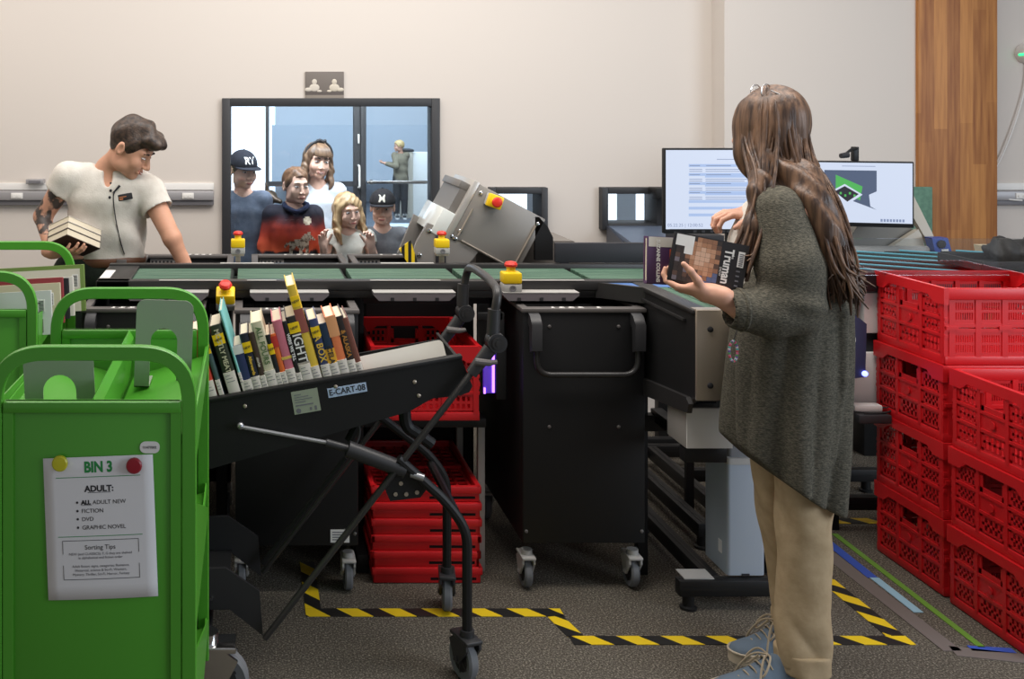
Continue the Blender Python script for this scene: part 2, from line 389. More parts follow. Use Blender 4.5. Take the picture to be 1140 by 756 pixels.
# sensor with a cable right of the column
c = thing('wall_sensor', 'white round wall sensor with a glowing green ring', 'sensor', (3.99,5.30,1.87))
Rx = Matrix.Rotation(PI/2,4,'X')
b = MB(); b.lathe([(.052,0),(.052,.01),(.046,.03),(.046,.055),(.03,.064)],24,Rx); b.build('sensor_body', M['white'], c)
b = MB(); b.box(-.05,.05,-.062,-.02,-.014,-.002,.004); b.build('status_light', mat('green_glow',(40,220,120),.4,emit=((60,255,150),1.6)), c)
b = MB(); b.tube(smoothpath([(3.99,5.285,1.82),(3.985,5.285,1.7),(3.93,5.28,1.52),(3.86,5.28,1.34),(3.79,5.28,1.22),(3.78,5.28,1.16),(3.86,5.26,1.125),(3.94,5.25,1.12)],3),.004,6)
tag(b.build('sensor_cable', M['white']), 'thin white cable hanging from the wall sensor to the trunking', 'cable')
# return-slot frames in the wall
for k,(x0,x1,z0,z1) in enumerate(((1.235,1.53,.85,1.185),(1.805,2.115,.97,1.185))):
    b = MB(); t=.032; y0,y1=5.25,5.42
    b.box(x0,x0+t,y0,y1,z0,z1,.003); b.box(x1-t,x1,y0,y1,z0,z1,.003); b.box(x0+t,x1-t,y0,y1,z1-t,z1,.003); b.box(x0+t,x1-t,y0,y1,z0,z0+t,.003)
    w = struct('window_%d' % (3+k), b, M['dgrey'])
    b = MB(); b.box(x0+t,x1-t,5.40,5.404,z0+t,z1-t); b.build('window_pane', M['pane'], w, smooth=0)
# daylit street front across from the return slots
b = MB(); b.box(1.72,2.06,7.6,7.7,0,2.2); b.box(2.50,2.72,7.6,7.7,0,2.2); b.box(2.86,3.02,7.6,7.7,0,2.2); struct('window_5', b, M['daylight'])
b = MB(); b.box(2.06,2.5,7.6,7.72,0,2.2); b.box(2.72,2.86,7.6,7.72,0,2.2); b.box(3.02,3.6,7.6,7.72,0,2.2); struct('wall_porch', b, M['hall2'])
# floor markings
def tape(pts, w, m, name, label, group=None):
    b = MB()
    for (x0,y0),(x1,y1) in zip(pts[:-1],pts[1:]):
        d = Vector((x1-x0,y1-y0)); n = Vector((-d.y,d.x)).normalized()*w/2; e = d.normalized()*w/2*0
        q = [(x0+n.x,y0+n.y),(x0-n.x,y0-n.y),(x1-n.x,y1-n.y),(x1+n.x,y1+n.y)]
        b.prism(q,'z',.0005,.0022)
    return tag(b.build(name, m, smooth=0), label, 'tape', group)
g = 'hazard tape on the carpet'
tape([(.185,3.26),(.995,3.26)],.05,M['hazard'],'hazard_tape','yellow and black tape strip in front of the tilted book cart',g)
tape([(.21,3.286),(.21,3.62)],.05,M['hazard'],'hazard_tape','short hazard tape running back under the black bin by the folded crates',g)
tape([(.965,3.236),(.99,3.115)],.05,hazard('hazard_tape_step',1.1),'hazard_tape','short step of hazard tape in front of the large black bin',g)
tape([(.97,3.09),(1.985,3.09)],.05,M['hazard'],'hazard_tape','yellow and black tape strip under the sneakers',g)
m2 = mat('hazard_along', (240,205,30), .5)
tape([(1.955,3.118),(1.955,3.95)],.055,hazard('hazard_tape_deep',1.0),'hazard_tape','hazard tape running back between the sneakers and red crates',g)
tape([(1.93,3.98),(2.6,3.98)],.05,M['hazard'],'hazard_tape','hazard tape strip at the far side behind the red crates',g)
tape([(2.075,3.82),(2.07,3.03),(2.26,2.985)],.055,M['tapegrey'],'floor_tape','grey tape outline around the red crate stacks','crate area tape')
tape([(2.13,3.80),(2.12,3.50)],.035,M['tapeblue'],'floor_tape','dark blue tape strip beside the back red crates','crate area tape')
tape([(2.125,3.50),(2.12,3.26)],.03,M['tapelight'],'floor_tape','pale blue tape strip beside the back red crates','crate area tape')
tape([(2.195,3.86),(2.17,3.05)],.022,M['tapegreen'],'floor_tape','green tape strip along the foot of the red crates','crate area tape')
tape([(2.13,3.045),(2.25,3.03)],.03,M['tapeblue'],'floor_tape','small blue tape corner in front of the red crates','crate area tape')

# ================================================================ camera and light
cd = bpy.data.cameras.new('camera'); cam = bpy.data.objects.new('camera', cd); COL.objects.link(cam)
cam.location = (0,0,H); cam.rotation_euler = (PI/2,0,0)
cd.sensor_width = 36; cd.lens = 36*F/1140; cd.shift_x = (570-VX)/1140; cd.shift_y = -(378-VY)/1140; cd.clip_start = .05
S.camera = cam
def area(name, loc, tgt, sx, sy, power, col):
    l = bpy.data.lights.new(name, 'AREA'); l.shape = 'RECTANGLE'; l.size = sx; l.size_y = sy; l.energy = power; l.color = col
    o = bpy.data.objects.new(name, l); COL.objects.link(o); o.location = loc
    o.rotation_euler = (Vector(tgt)-Vector(loc)).to_track_quat('-Z','Y').to_euler(); return o
area('ceiling_light_back', (.6,4.0,3.1), (.6,4.0,0), 4.5, 1.2, 42, (1,.955,.915))
area('ceiling_light_left', (-2.0,4.2,3.0), (-1.8,4.4,0), 1.4, 1.2, 22, (1,.89,.80))
area('ceiling_light_front', (1.1,2.7,3.1), (1.1,2.75,0), 3.0, .8, 70, (1,.94,.88))
area('daylight_side', (4.9,.3,1.9), (1.7,3.2,.8), 2.6, 2.0, 112, (.78,.88,1))
area('window_fill', (.45,4.0,2.95), (.45,5.7,1.0), 1.8, .3, 13, (1,.95,.9))  # added fill aimed through the viewing window at the children, not a fitting
area('hall_light', (1.5,18,5.5), (1.5,20,0), 8, 8, 1500, (.84,.92,1))
area('corridor_fill', (.43,5.48,2.25), (.43,5.95,.9), 1.8, .12, 66, (.92,.96,1))  # unseen fill added above the glass to brighten the children's faces
wd = bpy.data.worlds.new('world'); S.world = wd; wd.use_nodes = True
bg = wd.node_tree.nodes['Background']; bg.inputs['Color'].default_value = (.96,.97,1,1); bg.inputs['Strength'].default_value = .27
S.view_settings.view_transform = 'Standard'; S.view_settings.look = 'None'; S.view_settings.gamma = 1; S.view_settings.exposure = 0
S.view_settings.use_curve_mapping = False
S.cycles.use_denoising = True
S.cycles.max_bounces = 6; S.cycles.transparent_max_bounces = 12
# ================================================================ casters
def caster(parent, x, y, r=.055, rz=0, z=0, rub='rubber', fork='egrey'):
    """fork and plate as one part, wheel as its sub-part; parent-local, wheel resting at height z"""
    T = Matrix.Translation((x,y,z)) @ Matrix.Rotation(rz,4,'Z')
    b = MB(); b.M = T
    b.prism([(-r*.55,r*2.05),(r*.55,r*2.05),(r*.95,r*1.75),(r*.5,r*.85),(r*.1,r*.85),(-r*.6,r*1.75)],'x',-r*.42,-r*.30)
    b.prism([(-r*.55,r*2.05),(r*.55,r*2.05),(r*.95,r*1.75),(r*.5,r*.85),(r*.1,r*.85),(-r*.6,r*1.75)],'x',r*.30,r*.42)
    b.box(-r*.45,r*.45,-r*.7,r*.9,r*2.0,r*2.2,.004); b.lathe([(r*.35,r*2.2),(r*.35,r*2.5)],14)
    b.tube([(-r*.48,r*.3,r),(r*.48,r*.3,r)],r*.12,10)
    f = b.build('caster', M[fork], parent)
    b = MB(); b.M = T @ Matrix.Translation((0,r*.3,r)) @ Matrix.Rotation(PI/2,4,'Y')
    b.lathe([(r*.55,-r*.20),(r*.74,-r*.22),(r*.9,-r*.26),(r,-r*.15),(r,r*.15),(r*.9,r*.26),(r*.74,r*.22),(r*.55,r*.20)],28,mi=0)
    b.lathe([(r*.3,-r*.215),(r*.70,-r*.205),(r*.70,r*.205),(r*.3,r*.215)],20,mi=1); b.lathe([(r*.16,-r*.28),(r*.16,r*.28)],12,mi=2)
    for a in range(0,360,60): b.box(r*.15,r*.68,-r*.05,r*.05,-r*.23,r*.23,M=Matrix.Rotation(R(a),4,'Z'),mi=2)
    w = b.build('wheel', [M[rub],M['darkrub'],M['plastic']], f)
    return f

# ================================================================ book bins on casters
BW, BD, BZ0, BZ1 = .402, .69, .16, .934
def bin_cart(label, loc, rz=0, strip=True, group='black book bins under the sorter', txt=True):
    t = thing('book_bin', label, 'bin', loc, rz, group)
    w = BW/2; b = MB(); k = .018
    b.box(-w,w,0,k,BZ0,BZ1-.012,.004); b.box(-w,w,BD-k,BD,BZ0,BZ1-.012,.004)
    b.box(-w,-w+k,k,BD-k,BZ0,BZ1-.012,.003); b.box(w-k,w,k,BD-k,BZ0,BZ1-.012,.003); b.box(-w+k,w-k,k,BD-k,BZ0,BZ0+.02)
    b.build('bin_body', M['black'], t)
    b = MB(); b.box(-w+k,w-k,k+.002,BD-k-.002,.62,.63); b.build('spring_floor', M['blackin'], t)
    b = MB()
    b.box(-w-.004,w+.004,-.006,.034,BZ1-.014,BZ1,.003); b.box(-w-.004,w+.004,BD-.026,BD+.004,BZ1-.014,BZ1,.003)
    b.box(-w-.004,-w+.024,.034,BD-.026,BZ1-.014,BZ1,.003); b.box(w-.024,w+.004,.034,BD-.026,BZ1-.014,BZ1,.003)
    rim = b.build('rim', M['lip'], t)
    if txt:   # worn stencilled marks on the front edge
        b = MB()
        for i,(x,l) in enumerate(((-.105,.012),(-.08,.02),(-.05,.022),(-.018,.02),(.045,.014))):
            b.box(x,x+l,.004,.009,BZ1,BZ1+.001); b.box(x+l*.3,x+l*.3+.006,.004,.024,BZ1,BZ1+.001); b.box(x+l*.5,x+l*1.0,.018,.023,BZ1,BZ1+.001)
        b.build('stencilled_mark', M['white'], rim)
    # drop handle on the front
    b = MB(); b.tube(fillet([(-.165,-.035,BZ1-.10),(-.165,-.035,BZ1-.21),(.165,-.035,BZ1-.21),(.165,-.035,BZ1-.10)],.05,8),.0095,12)
    h = b.build('handle', M['satin'], t)
    for s in (-1,1):
        b = MB(); b.prism([(0,BZ1-.012),(-.028,BZ1-.02),(-.052,BZ1-.045),(-.05,BZ1-.13),(-.022,BZ1-.14),(-.018,BZ1-.06),(0,BZ1-.05)],'x',s*.168-.017,s*.168+.017)
        b.build('handle_bracket', M['plastic'], h, smooth=50)
    b = MB()
    for x,z in ((-.12,BZ1-.06),(.12,BZ1-.06),(-.12,BZ1-.39),(.12,BZ1-.39),(-.2,.2),(.2,.2)):
        b.lathe([(.006,0),(.006,.002),(.003,.004)],10,Matrix.Translation((x*.95,0,z)) @ Matrix.Rotation(PI/2,4,'X'))
    b.build('screw', M['lip'], t)
    for x in (-w+.02,w-.03):
        for y in (.03,BD-.09): caster(t,x,y,.052)
    return t
bin0 = bin_cart('black book bin standing clear in front between crates and kiosk column', (1.109,3.40,0))
bin1 = dup(bin0,(.163,3.38,0),label='black book bin directly behind the tilted book cart')
bin2 = dup(bin0,(-.343,3.40,0),label='black book bin behind the far end of the nearest green cart')
# small paper label low on the bin behind the tilted cart
b = MB(); b.box(.11,.172,-.002,0,.172,.214); lb = b.build('paper_label', M['white'], bin1)
b = MB(); [b.box(.116,.116+q,-.0026,-.002,.18+i*.008,.183+i*.008) for i,q in enumerate((.02,.03,.045,.045))]; b.build('label_print', M['greyink'], lb)
def rear_bin(x, label):
    t = dup(bin0,(x,4.645,0),PI,label)
    b = MB(); b.box(.06,.17,BD*0+.0185,.0205,BZ1-.045,BZ1-.018); l = b.build('bin_label', mat('label_grey',(150,146,142),.6) if 'label_grey' not in bpy.data.materials else bpy.data.materials['label_grey'], t)
    b = MB(); [b.box(.165-i*.017-.009,.165-i*.017,.0206,.0210,BZ1-.038,BZ1-.027) for i in range(6)]; b.build('label_print', M['ink'], l)
    b = MB(); b.box(-.07,-.02,.0185,.03,BZ1-.12,BZ1-.07,.002); b.build('sensor_tab', M['egrey'], t)
    return t
rear_bin(-.263,'black book bin on the far side, under the reaching hand of the man')
rear_bin(.225,'black book bin on the far side below the boy in the orange wolf sweater')
rear_bin(.655,'black book bin on the far side below the boy in the plain grey top')

# ================================================================ the sorting conveyor
cv = thing('sorting_conveyor', 'long black sorting conveyor with green belts running across the room', 'conveyor', (0,3.52,0))
ZB = 1.0
b = MB()
b.box(-.515,1.98,0,.045,ZB-.03,ZB+.004,.004); b.box(-.515,1.98,.335,.37,ZB-.03,ZB+.010,.004)      # rails
b.box(-.515,1.98,.012,.03,ZB-.056,ZB-.03,.002); b.box(-.515,1.98,.345,.36,ZB-.14,ZB-.03)
b.box(-.515,-.40,.0,.37,ZB-.03,ZB+.004,.004); b.build('conveyor_frame', M['satin'], cv)
b = MB(); b.box(-.50,1.98,.03,.345,ZB-.06,ZB-.035); b.build('belt_bed', M['beltdark'], cv)
b = MB()
for x0,x1 in ((-.30,-.08),(.0,.10),(.42,.66),(.9,1.15)): b.box(x0,x1,-.001,.012,ZB+.0045,ZB+.006)
for x0,x1 in ((-.1,.1),(.5,.7)): b.box(x0,x1,.34,.362,ZB+.0105,ZB+.012)
b.build('edge_strip', M['egrey'], cv)
b = MB(); b.box(-.51,-.475,.05,.22,ZB+.0045,ZB+.006); b.build('end_label', M['white'], cv)
seams = [-.457,-.046,.355,.75,1.19,1.60,1.98]
for x0,x1 in zip(seams[:-1],seams[1:]):
    b = MB(); n = 9
    for i in range(n):
        y = .05+.28*i/n; b.box(x0+.012,x1-.012,y,y+.28/n-.009,ZB-.03,ZB-.004,.002,seg=1)
    bl = b.build('belt', M['belt'], cv)
    b = MB(); 
    for y in (.05+.28*(i+.5)/n for i in range(n)): b.tube([(x1-.014,y-.013,ZB-.018),(x1-.014,y+.013,ZB-.018)],.013,10)
    b.build('roller', M['green'] if 0 else M['beltdark'], bl)
for x0,x1 in ((-.41,-.13),(.01,.275),(.425,.70),(.86,1.115)):
    b = MB(); b.prism([(x0,ZB-.028),(x1,ZB-.028),(x1,ZB-.036),(x1-.022,ZB-.054),(x0+.018,ZB-.054),(x0,ZB-.036)],'y',-.055,.012)
    sb = b.build('sensor_bar', bpy.data.materials.get('sensor_grey') or mat('sensor_grey',(112,106,110),.45), cv)
    b = MB(); b.box(x0,x1,-.056,.012,ZB-.028,ZB-.0255); b.build('top_plate', M['egrey'], sb)
    m = (x0+x1)/2
    for x in (m-.075,m,m+.075): b = MB(); b.box(x-.006,x+.006,-.057,-.054,ZB-.054,ZB-.043); b.build('slot', M['ink'], sb)
for x in (-.09,.395,1.78):   # legs
    b = MB(); b.box(x-.02,x+.02,.15,.2,.03,ZB-.06,.004); b.box(x-.02,x+.02,.0,.37,.03,.07,.004); b.box(x-.02,x+.02,.02,.06,0,.03); b.box(x-.02,x+.02,.31,.35,0,.03)
    b.build('leg', M['black'], cv)
# infeed arm coming towards the viewer
ar = thing('infeed_conveyor', 'black conveyor arm with brushed steel end facing the woman in the cardigan', 'conveyor', (1.318,3.04,0))
b = MB()
b.prism([(0,.742),(0,.985),(.03,.995),(.49,.995),(.49,.66),(.35,.66),(.06,.70)],'x',0,.018); b.build('side_panel', M['black'], ar)
b = MB(); b.prism([(0,.742),(0,.985),(.03,.995),(.49,.995),(.49,.66),(.06,.70)],'x',.327,.345)
b.build('side_panel', M['black'], ar)
b = MB(); b.prism([(.02,.690),(.47,.635),(.49,.648),(.49,.69),(.03,.735),(.01,.72)],'x',-.014,0); b.tube([(-.007,.02,.70),(-.007,.47,.65)],.006,8); b.build('side_rail', M['satin'], ar)
b = MB(); b.box(-.006,.05,0,.49,.985,1.0,.004); b.box(.295,.351,0,.49,.985,1.0,.004); b.box(-.01,-.002,.06,.42,.955,.962); b.build('top_rail', M['satin'], ar)
b = MB(); b.box(0,.345,-.012,0,.735,1.002,.003); b.box(0,.345,0,.03,.995,1.002); ep = b.build('end_panel', M['steel'], ar)
b = MB()
for x in (.04,.305):
    for z in (.78,.945): b.lathe([(.009,0),(.008,.004),(.003,.006)],12,Matrix.Translation((x,-.012,z)) @ Matrix.Rotation(PI/2,4,'X'))
b.build('bolt', M['ink'], ep)
b = MB(); n=7
for i in range(n): x=.055+.235*i/n; b.box(x,x+.235/n-.006,.03,.49,.975,.996,.002,seg=1)
b.build('belt', M['belt'], ar)
b = MB(); b.box(.02,.325,.0,.47,.742,.75); b.build('drip_tray', M['black'], ar)
# corner filler between arm and main line
b = MB(); b.M = Matrix.Translation((1.19-1.318,.41,0)); b.prism([(0,.075),(.128,-.03),(.128,-.012),(.02,.075)],'z',.946,.998); b.build('corner_guide', M['satin'], ar)
b = MB(); b.M = Matrix.Translation((1.19-1.318,.41,0)); b.prism([(.03,.074),(.128,-.006),(.42,-.006),(.42,.074)],'z',.972,.9965); b.build('transfer_belt', M['bluebelt'], ar)

# ================================================================ emergency stops
def estop(label, loc, post=0, rot=0, tilt=None):
    t = thing('emergency_stop', label, 'emergency stop', loc, rot, 'emergency stop buttons')
    b = MB(); b.box(-.034,.034,-.028,.028,-.002,.028,.004); base = b.build('mounting_base', M['egrey'], t)
    b = MB(); b.box(-.034,.034,-.030,.030,.028,.068,.006); b.build('housing', M['yellow'], t)
    b = MB(); b.lathe([(.019,.068),(.016,.074),(.016,.088)],18); b.build('collar', M['yellow'], t)
    b = MB(); b.lathe([(.012,.086),(.022,.088),(.024,.096),(.019,.104),(.008,.107)],22); b.build('push_button', M['ered'], t)
    b = MB(); b.lathe([(.012,0),(.012,.003),(.007,.003),(.007,.001)],14,Matrix.Translation((0,-.028,.012)) @ Matrix.Rotation(PI/2,4,'X')); b.build('cable_gland', M['trunkd'], base)
    if post:
        t.scale = (.78,)*3
        b = MB(); b.box(-.012,.012,-.006,.006,-post/.78,-.002,.001); b.box(-.03,.03,-.025,.025,-.012,-.002,.002); b.build('post', M['steel'], t)
    if not post: t.scale = (.93,)*3
    return t
estop('emergency stop on the front rail above the near green cart', (-.072,3.488,.925)).rotation_euler = (R(28),0,0)
estop('emergency stop on the front rail beside the push handle', (.893,3.496,.9755))
estop('emergency stop on a post below the boy in the grey cap', (-.034,3.90,1.045),post=.04)
estop('emergency stop on a post before the striped end of the grey machine', (.735,3.90,1.045),post=.04)

# black panel behind the line
b = MB(); b.box(0,.42,0,.02,0,.075,.004); b.box(.02,.05,.0,.018,-.02,.0)
tag(b.build('guard_panel', mat('guard_black',(38,38,44),.5), loc=(1.155,3.87,1.012)), 'black guard panel behind the belt between the grey machine and monitors', 'guard')
# blue-lit scanner on the left of the free bin
sc = thing('light_scanner', 'slim acrylic sensor glowing violet between crate and black bin', 'sensor', (.80,3.47,.635))
b = MB(); b.box(.035,.07,-.01,.03,-.02,.16,.004); b.box(.05,.065,0,.03,.10,.27,.002); b.box(-.025,.06,.0,.012,.245,.27,.002); b.build('sensor_housing', M['black'], sc)
b = MB(); b.box(-.006,.034,-.004,.012,0,.15,.003); b.build('acrylic_block', mat('violet_acrylic',(120,80,220),.2,emit=((96,60,225),.28)), sc)
b = MB(); b.box(.022,.030,-.007,-.003,.004,.146); b.box(-.006,.0,-.007,-.003,.0,.02); b.build('light_edge', mat('violet_light',(190,140,255),.2,emit=((170,110,255),3.0)), sc)
b = MB(); b.sphere((.012,-.006,.10),.005); b.build('status_light', mat('teal_light',(60,220,200),.3,emit=((60,230,200),2)), sc)

# ================================================================ tilted metal feeder behind the line
fd = thing('book_feeder', 'tilted grey metal feeder machine below the black return slot', 'machine', (.695,4.05,.975))
T = Matrix.Translation((.235,0,.31)) @ Matrix.Rotation(R(28.5),4,'Y')
for y in (0,.36): b = MB(); b.M = T; b.box(-.02,.275,y,y+.012,-.235,0,.004); b.build('side_panel', M['galv'], fd)
b = MB(); b.M = T; b.box(-.015,.27,.012,.36,-.012,-.002); b.box(.255,.27,.012,.36,-.2,-.002); b.build('top_cover', M['galv'], fd)
b = MB(); b.M = T; b.box(-.045,-.02,-.004,.376,-.25,.004,.003); b.build('front_flange', mat('pale_metal',(196,192,186),.35,metal=.5), fd)
b = MB(); b.M = T; b.box(-.085,-.045,.02,.36,-.05,-.02,.003); b.box(-.075,-.045,.02,.36,-.15,-.05); b.build('inlet_hood', mat('grey_hood',(112,108,104),.5), fd)
b = MB(); b.M = T; b.box(-.10,-.045,-.0,.37,-.258,-.15,.004); b.build('guard_sheet', mat('glossy_white_guard',(222,226,222),.15), fd)
b = MB(); b.prism([(-.055,.0),(.17,.0),(.215,.055),(.10,.135),(.015,.165),(-.03,.09)],'y',.004,.03); b.build('support_plate', M['galv'], fd)
b = MB(); b.prism([(-.055,0),(.17,0),(.215,.055),(.015,.165)],'y',.33,.36); b.build('support_plate', M['galv'], fd)
b = MB(); b.prism([(-.055,-.01),(-.02,-.01),(-.055,.10),(-.10,.065)],'y',-.01,0); b.build('striped_guard', hazard('hazard_guard', 0, .026), fd)
b = MB(); b.box(.045,.085,-.004,.004,.0,.12,.003); b.box(.055,.075,-.01,-.004,.04,.07,.003); b.build('tension_slot', M['dgrey'], fd)
b = MB()
for x,z in ((-.02,.04),(.02,.135),(.105,.115),(.12,.105)): b.lathe([(.009,0),(.009,.006),(.005,.008)],12,Matrix.Translation((x,.004,z)) @ Matrix.Rotation(PI/2,4,'X'))
b.M = T
for x,z in ((.0,-.03),(.0,-.2),(.255,-.03),(.255,-.21)): b.lathe([(.008,0),(.008,.006),(.005,.008)],12,Matrix.Translation((x,0,z)) @ Matrix.Rotation(PI/2,4,'X'))
b.build('bolt', M['chrome'], fd)
b = MB(); b.M = T; b.tube([(.25,-.005,-.04),(.25,-.005,-.21)],.004,8); b.tube([(0,-.012,-.10),(0,-.012,-.22)],.004,8); b.tube([(.02,-.008,-.229),(.27,-.008,-.229)],.003,8); b.build('rod', M['steel'], fd)
es = estop('emergency stop fixed to the side of the tilted grey machine', (.960,4.045,1.230)); es.rotation_euler = (PI/2,R(20),0); es.scale = (.85,.85,.85)
b = MB(); b.prism([(.22,-.02),(.68,-.02),(.68,.03),(.61,.085),(.22,.085)],'y',.08,.40); b.build('rear_housing', mat('feeder_grey',(118,112,106),.5), fd)
b = MB(); b.prism([(.435,.02),(.505,.02),(.505,.11),(.485,.15),(.45,.19),(.435,.19)],'y',.0,.02); b.build('black_cheek', M['black'], fd)
for x in (.185,.345): b = MB(); b.box(x-.01,x+.02,.05,.09,-.975,.0,.003); b.build('leg', M['black'], fd)

# return chute under the second slot
ch = thing('return_chute', 'dark book return chute with sloping sides under the small wall slot', 'chute', (1.84,5.25,0))
b = MB(); b.prism([(0,.99),(0,.96),(-.32,.93),(-.32,.945)],'x',0,.30); b.build('chute_tray', mat('chute_blue_grey',(96,108,128),.35), ch)
b = MB(); b.prism([(0,.99),(0,.80),(-.36,.70),(-.36,.90)],'x',-.012,0); b.prism([(0,.99),(0,.80),(-.36,.70),(-.36,.90)],'x',.30,.312); b.prism([(-.36,.92),(-.36,.70),(-.35,.70),(-.35,.92)],'x',0,.30); b.build('side_panel', mat('chute_dark',(62,66,76),.45), ch)
b = MB(); b.box(.14,.30,-.62,-.36,.94,1.02,.004); b.build('chute_motor', M['ink'], ch)
b = MB(); b.box(.12,.17,-.33,-.28,0,.72,.003); b.build('leg', M['black'], ch)
b = MB(); b.box(.20,.29,-.10,0,1.135,1.19,.003); b.build('slot_cover', M['black'], ch)
# ================================================================ books
def spine_text(b, s, size, x, z, lean=0): b.text(s, size, front(x,-.0012,z) @ Matrix.Rotation(-PI/2,4,'Z'))
_bm = {}
def cm(rgb, rough=.42):
    k = (rgb, rough)
    if k not in _bm: _bm[k] = mat('cover_%d_%d_%d' % rgb, rgb, rough)
    return _bm[k]
def book(label, w, h, d, rgb, group=None, sticker=None, labelh=.06, letters=None, band=None, cat='book', lcol='white', face=None, sl=1):
    """spine faces -Y, thickness along X, origin at the spine foot"""
    t = thing('book', label, cat, (0,0,0), 0, group); k = min(.003, w*.16)
    b = MB()
    pro = [(0,.004),(w*.12,-.001),(w*.5,-.003),(w*.88,-.001),(w,.004),(w,d),(w-k,d),(w-k,.006),(k,.006),(k,d),(0,d)]
    b.prism(pro,'z',0,h); cov = b.build('cover', cm(rgb), t, smooth=40)
    b = MB(); b.box(k,w-k,.006,d-.006,.004,h-.004); b.build('pages', M['page'], t, smooth=0)
    if labelh: b = MB(); b.prism([(w*.04,-.0034),(w*.16,-.0050),(w*.84,-.0050),(w*.96,-.0034),(w*.96,.002),(w*.04,.002)],'z',.004,.030+labelh); lbl = b.build('spine_label', M['label'], cov); b = MB(); [b.box(w*.16,w*(.55+.25*((i*7)%3)/2),-.0054,-.005,.020+labelh-i*.009,.0215+labelh-i*.009) for i in range(3)]; b.build('label_print', M['greyink'], lbl)
    if sticker: b = MB(); b.prism([(w*.05,-.003),(w*.5,-.0045),(w*.95,-.003),(w*.95,.002),(w*.05,.002)],'z',h*sticker-.018,h*sticker+.012); b.build('yellow_sticker', M['yellow'], cov); b=MB(); b.text('NEW',.010,front(w/2,-.0048,h*sticker-.003,-8)); b.build('sticker_lettering',M['ink'],cov)
    if band: b = MB(); b.prism([(w*.0,-.0022),(w*.5,-.0036),(w*1.0,-.0022),(w,.003),(0,.003)],'z',h*band[1],h*band[2]); b.build('spine_band', cm(band[0]), cov)
    if letters:
        s, size, zc = letters; b = MB(); b.text(s, size, front(w/2,-.0040,h*zc) @ Matrix.Rotation(-PI/2,4,'Z'), bold=.0004); b.build('spine_lettering', lcol if not isinstance(lcol,str) else M[lcol], cov, smooth=0)
    if face: face(cov, w, h, d)
    return t

# ================================================================ tilted e-cart
EY = 2.90
ec = thing('tilting_book_cart', 'black tilting book cart labelled E-CART-08 with diagonal push handle', 'cart', (.25,EY,0))
TA = R(-9.9)
TM = Matrix.Translation((.60-.25,0,.895)) @ Matrix.Rotation(TA,4,'Y')       # tray frame: origin at the right end of the near lip
TL, TD = .86, .36
def tray():
    b = MB(); b.M = TM
    b.prism([(-TL,0),(0,0),(.018,-.085),(.006,-.10),(-.02,-.105),(-.10,-.10),(-.17,-.125),(-TL,-.20)],'y',-.004,.008); b.box(-TL,.004,-.006,.022,-.006,.006,.003)
    b.prism([(-TL,-.03),(0,-.03),(0,-.10),(-TL,-.14)],'y',TD-.01,TD)
    b.box(-TL,0,.008,TD-.01,-.05,-.042); b.box(-.006,.002,.0,TD,-.10,-.01); return b
tr = tray().build('tray', M['black'], ec)
b = MB(); b.M = TM
for x,z in ((-.14,-.045),(-.135,-.085),(-.36,-.02),(-.62,-.03)): b.lathe([(.0055,0),(.0055,.002),(.002,.004)],10,Matrix.Translation((x,-.004,z)) @ Matrix.Rotation(PI/2,4,'X'))
b.build('screw', M['steel'], tr)
b = MB(); b.M = TM; b.box(-.385,-.275,-.0055,-.004,-.048,-.022); lab = b.build('name_label', mat('label_pale_blue',(176,196,222),.5), tr)
b = MB(); b.M = TM; b.text('E-CART-08',.0235,front(-.33,-.006,-.035),sx=.93,bold=.0003); b.build('label_lettering', M['ink'], lab)
b = MB(); b.M = TM; b.box(-.487,-.412,-.0055,-.004,-.078,-.014); lab = b.build('rating_plate', mat('plate_green_grey',(150,158,138),.5), tr)
b = MB(); b.M = TM
b.box(-.480,-.43,-.006,-.0055,-.056,-.0525); [b.box(-.480,-.480+q,-.006,-.0055,-.046+i*.007,-.044+i*.007) for i,q in enumerate((.03,.05,.04,.02))]
b.lathe([(.007,0),(.007,.0005)],14,Matrix.Translation((-.474,-.0055,-.069)) @ Rx); b.box(-.442,-.436,-.006,-.0055,-.072,-.064); b.box(-.428,-.422,-.006,-.0055,-.074,-.062); b.build('plate_print', M['greyink'], lab)
# frame
NT0, NT1 = (.05-.25,0,.12), (.688-.25,0,.94)
def handle_side(y, zt=0):
    f = Vector(NT1)-Vector(NT0)
    b = MB(); b.tube([(NT0[0],y,NT0[2]), (NT1[0]-.02,y,NT1[2]-.025)], .0125, 10, flat=.7); return b
fr = handle_side(-.028).build('near_tube', M['satin'], ec)
fr2 = handle_side(TD+.02).build('far_tube', M['satin'], ec)
hx = .688-.25
b = MB(); b.tube(fillet([(hx-.004,-.028,1.0),(hx+.012,-.028,1.085),(hx+.012,.10,1.10),(hx+.012,TD-.08,1.10),(hx+.012,TD+.02,1.085),(hx-.004,TD+.02,1.0)],.07,8),.0125,12); hd = b.build('push_handle', M['satin'], ec)
for y in (-.028,TD+.02):
    b = MB(); b.tube([(hx-.004,y,.965),(hx-.001,y,1.035)],[.019,.018],12)                       # sleeve
    b.tube([(hx-.065,y,.855),(hx-.012,y,.925)],[.0165,.020],12)                                  # lower clamp
    b.tube([(hx+.004,y-.026,.945),(hx+.004,y+.026,.945)],[.026,.026],20)                          # knuckle disc
    j = b.build('handle_joint', M['plastic'], hd, smooth=50)
    b = MB(); b.tube([(hx+.004,y-.031,.945),(hx+.004,y-.025,.945)],.017,18); b.tube([(hx+.004,y-.034,.945),(hx+.004,y-.030,.945)],.008,10); b.build('joint_cap', M['satin'], j)
    b = MB(); b.tube([(hx-.058,y-.022,.895),(hx-.02,y-.03,.893),(hx+.0,y-.03,.896)],[.010,.009,.006],10); b.build('release_lever', M['lip'], j)
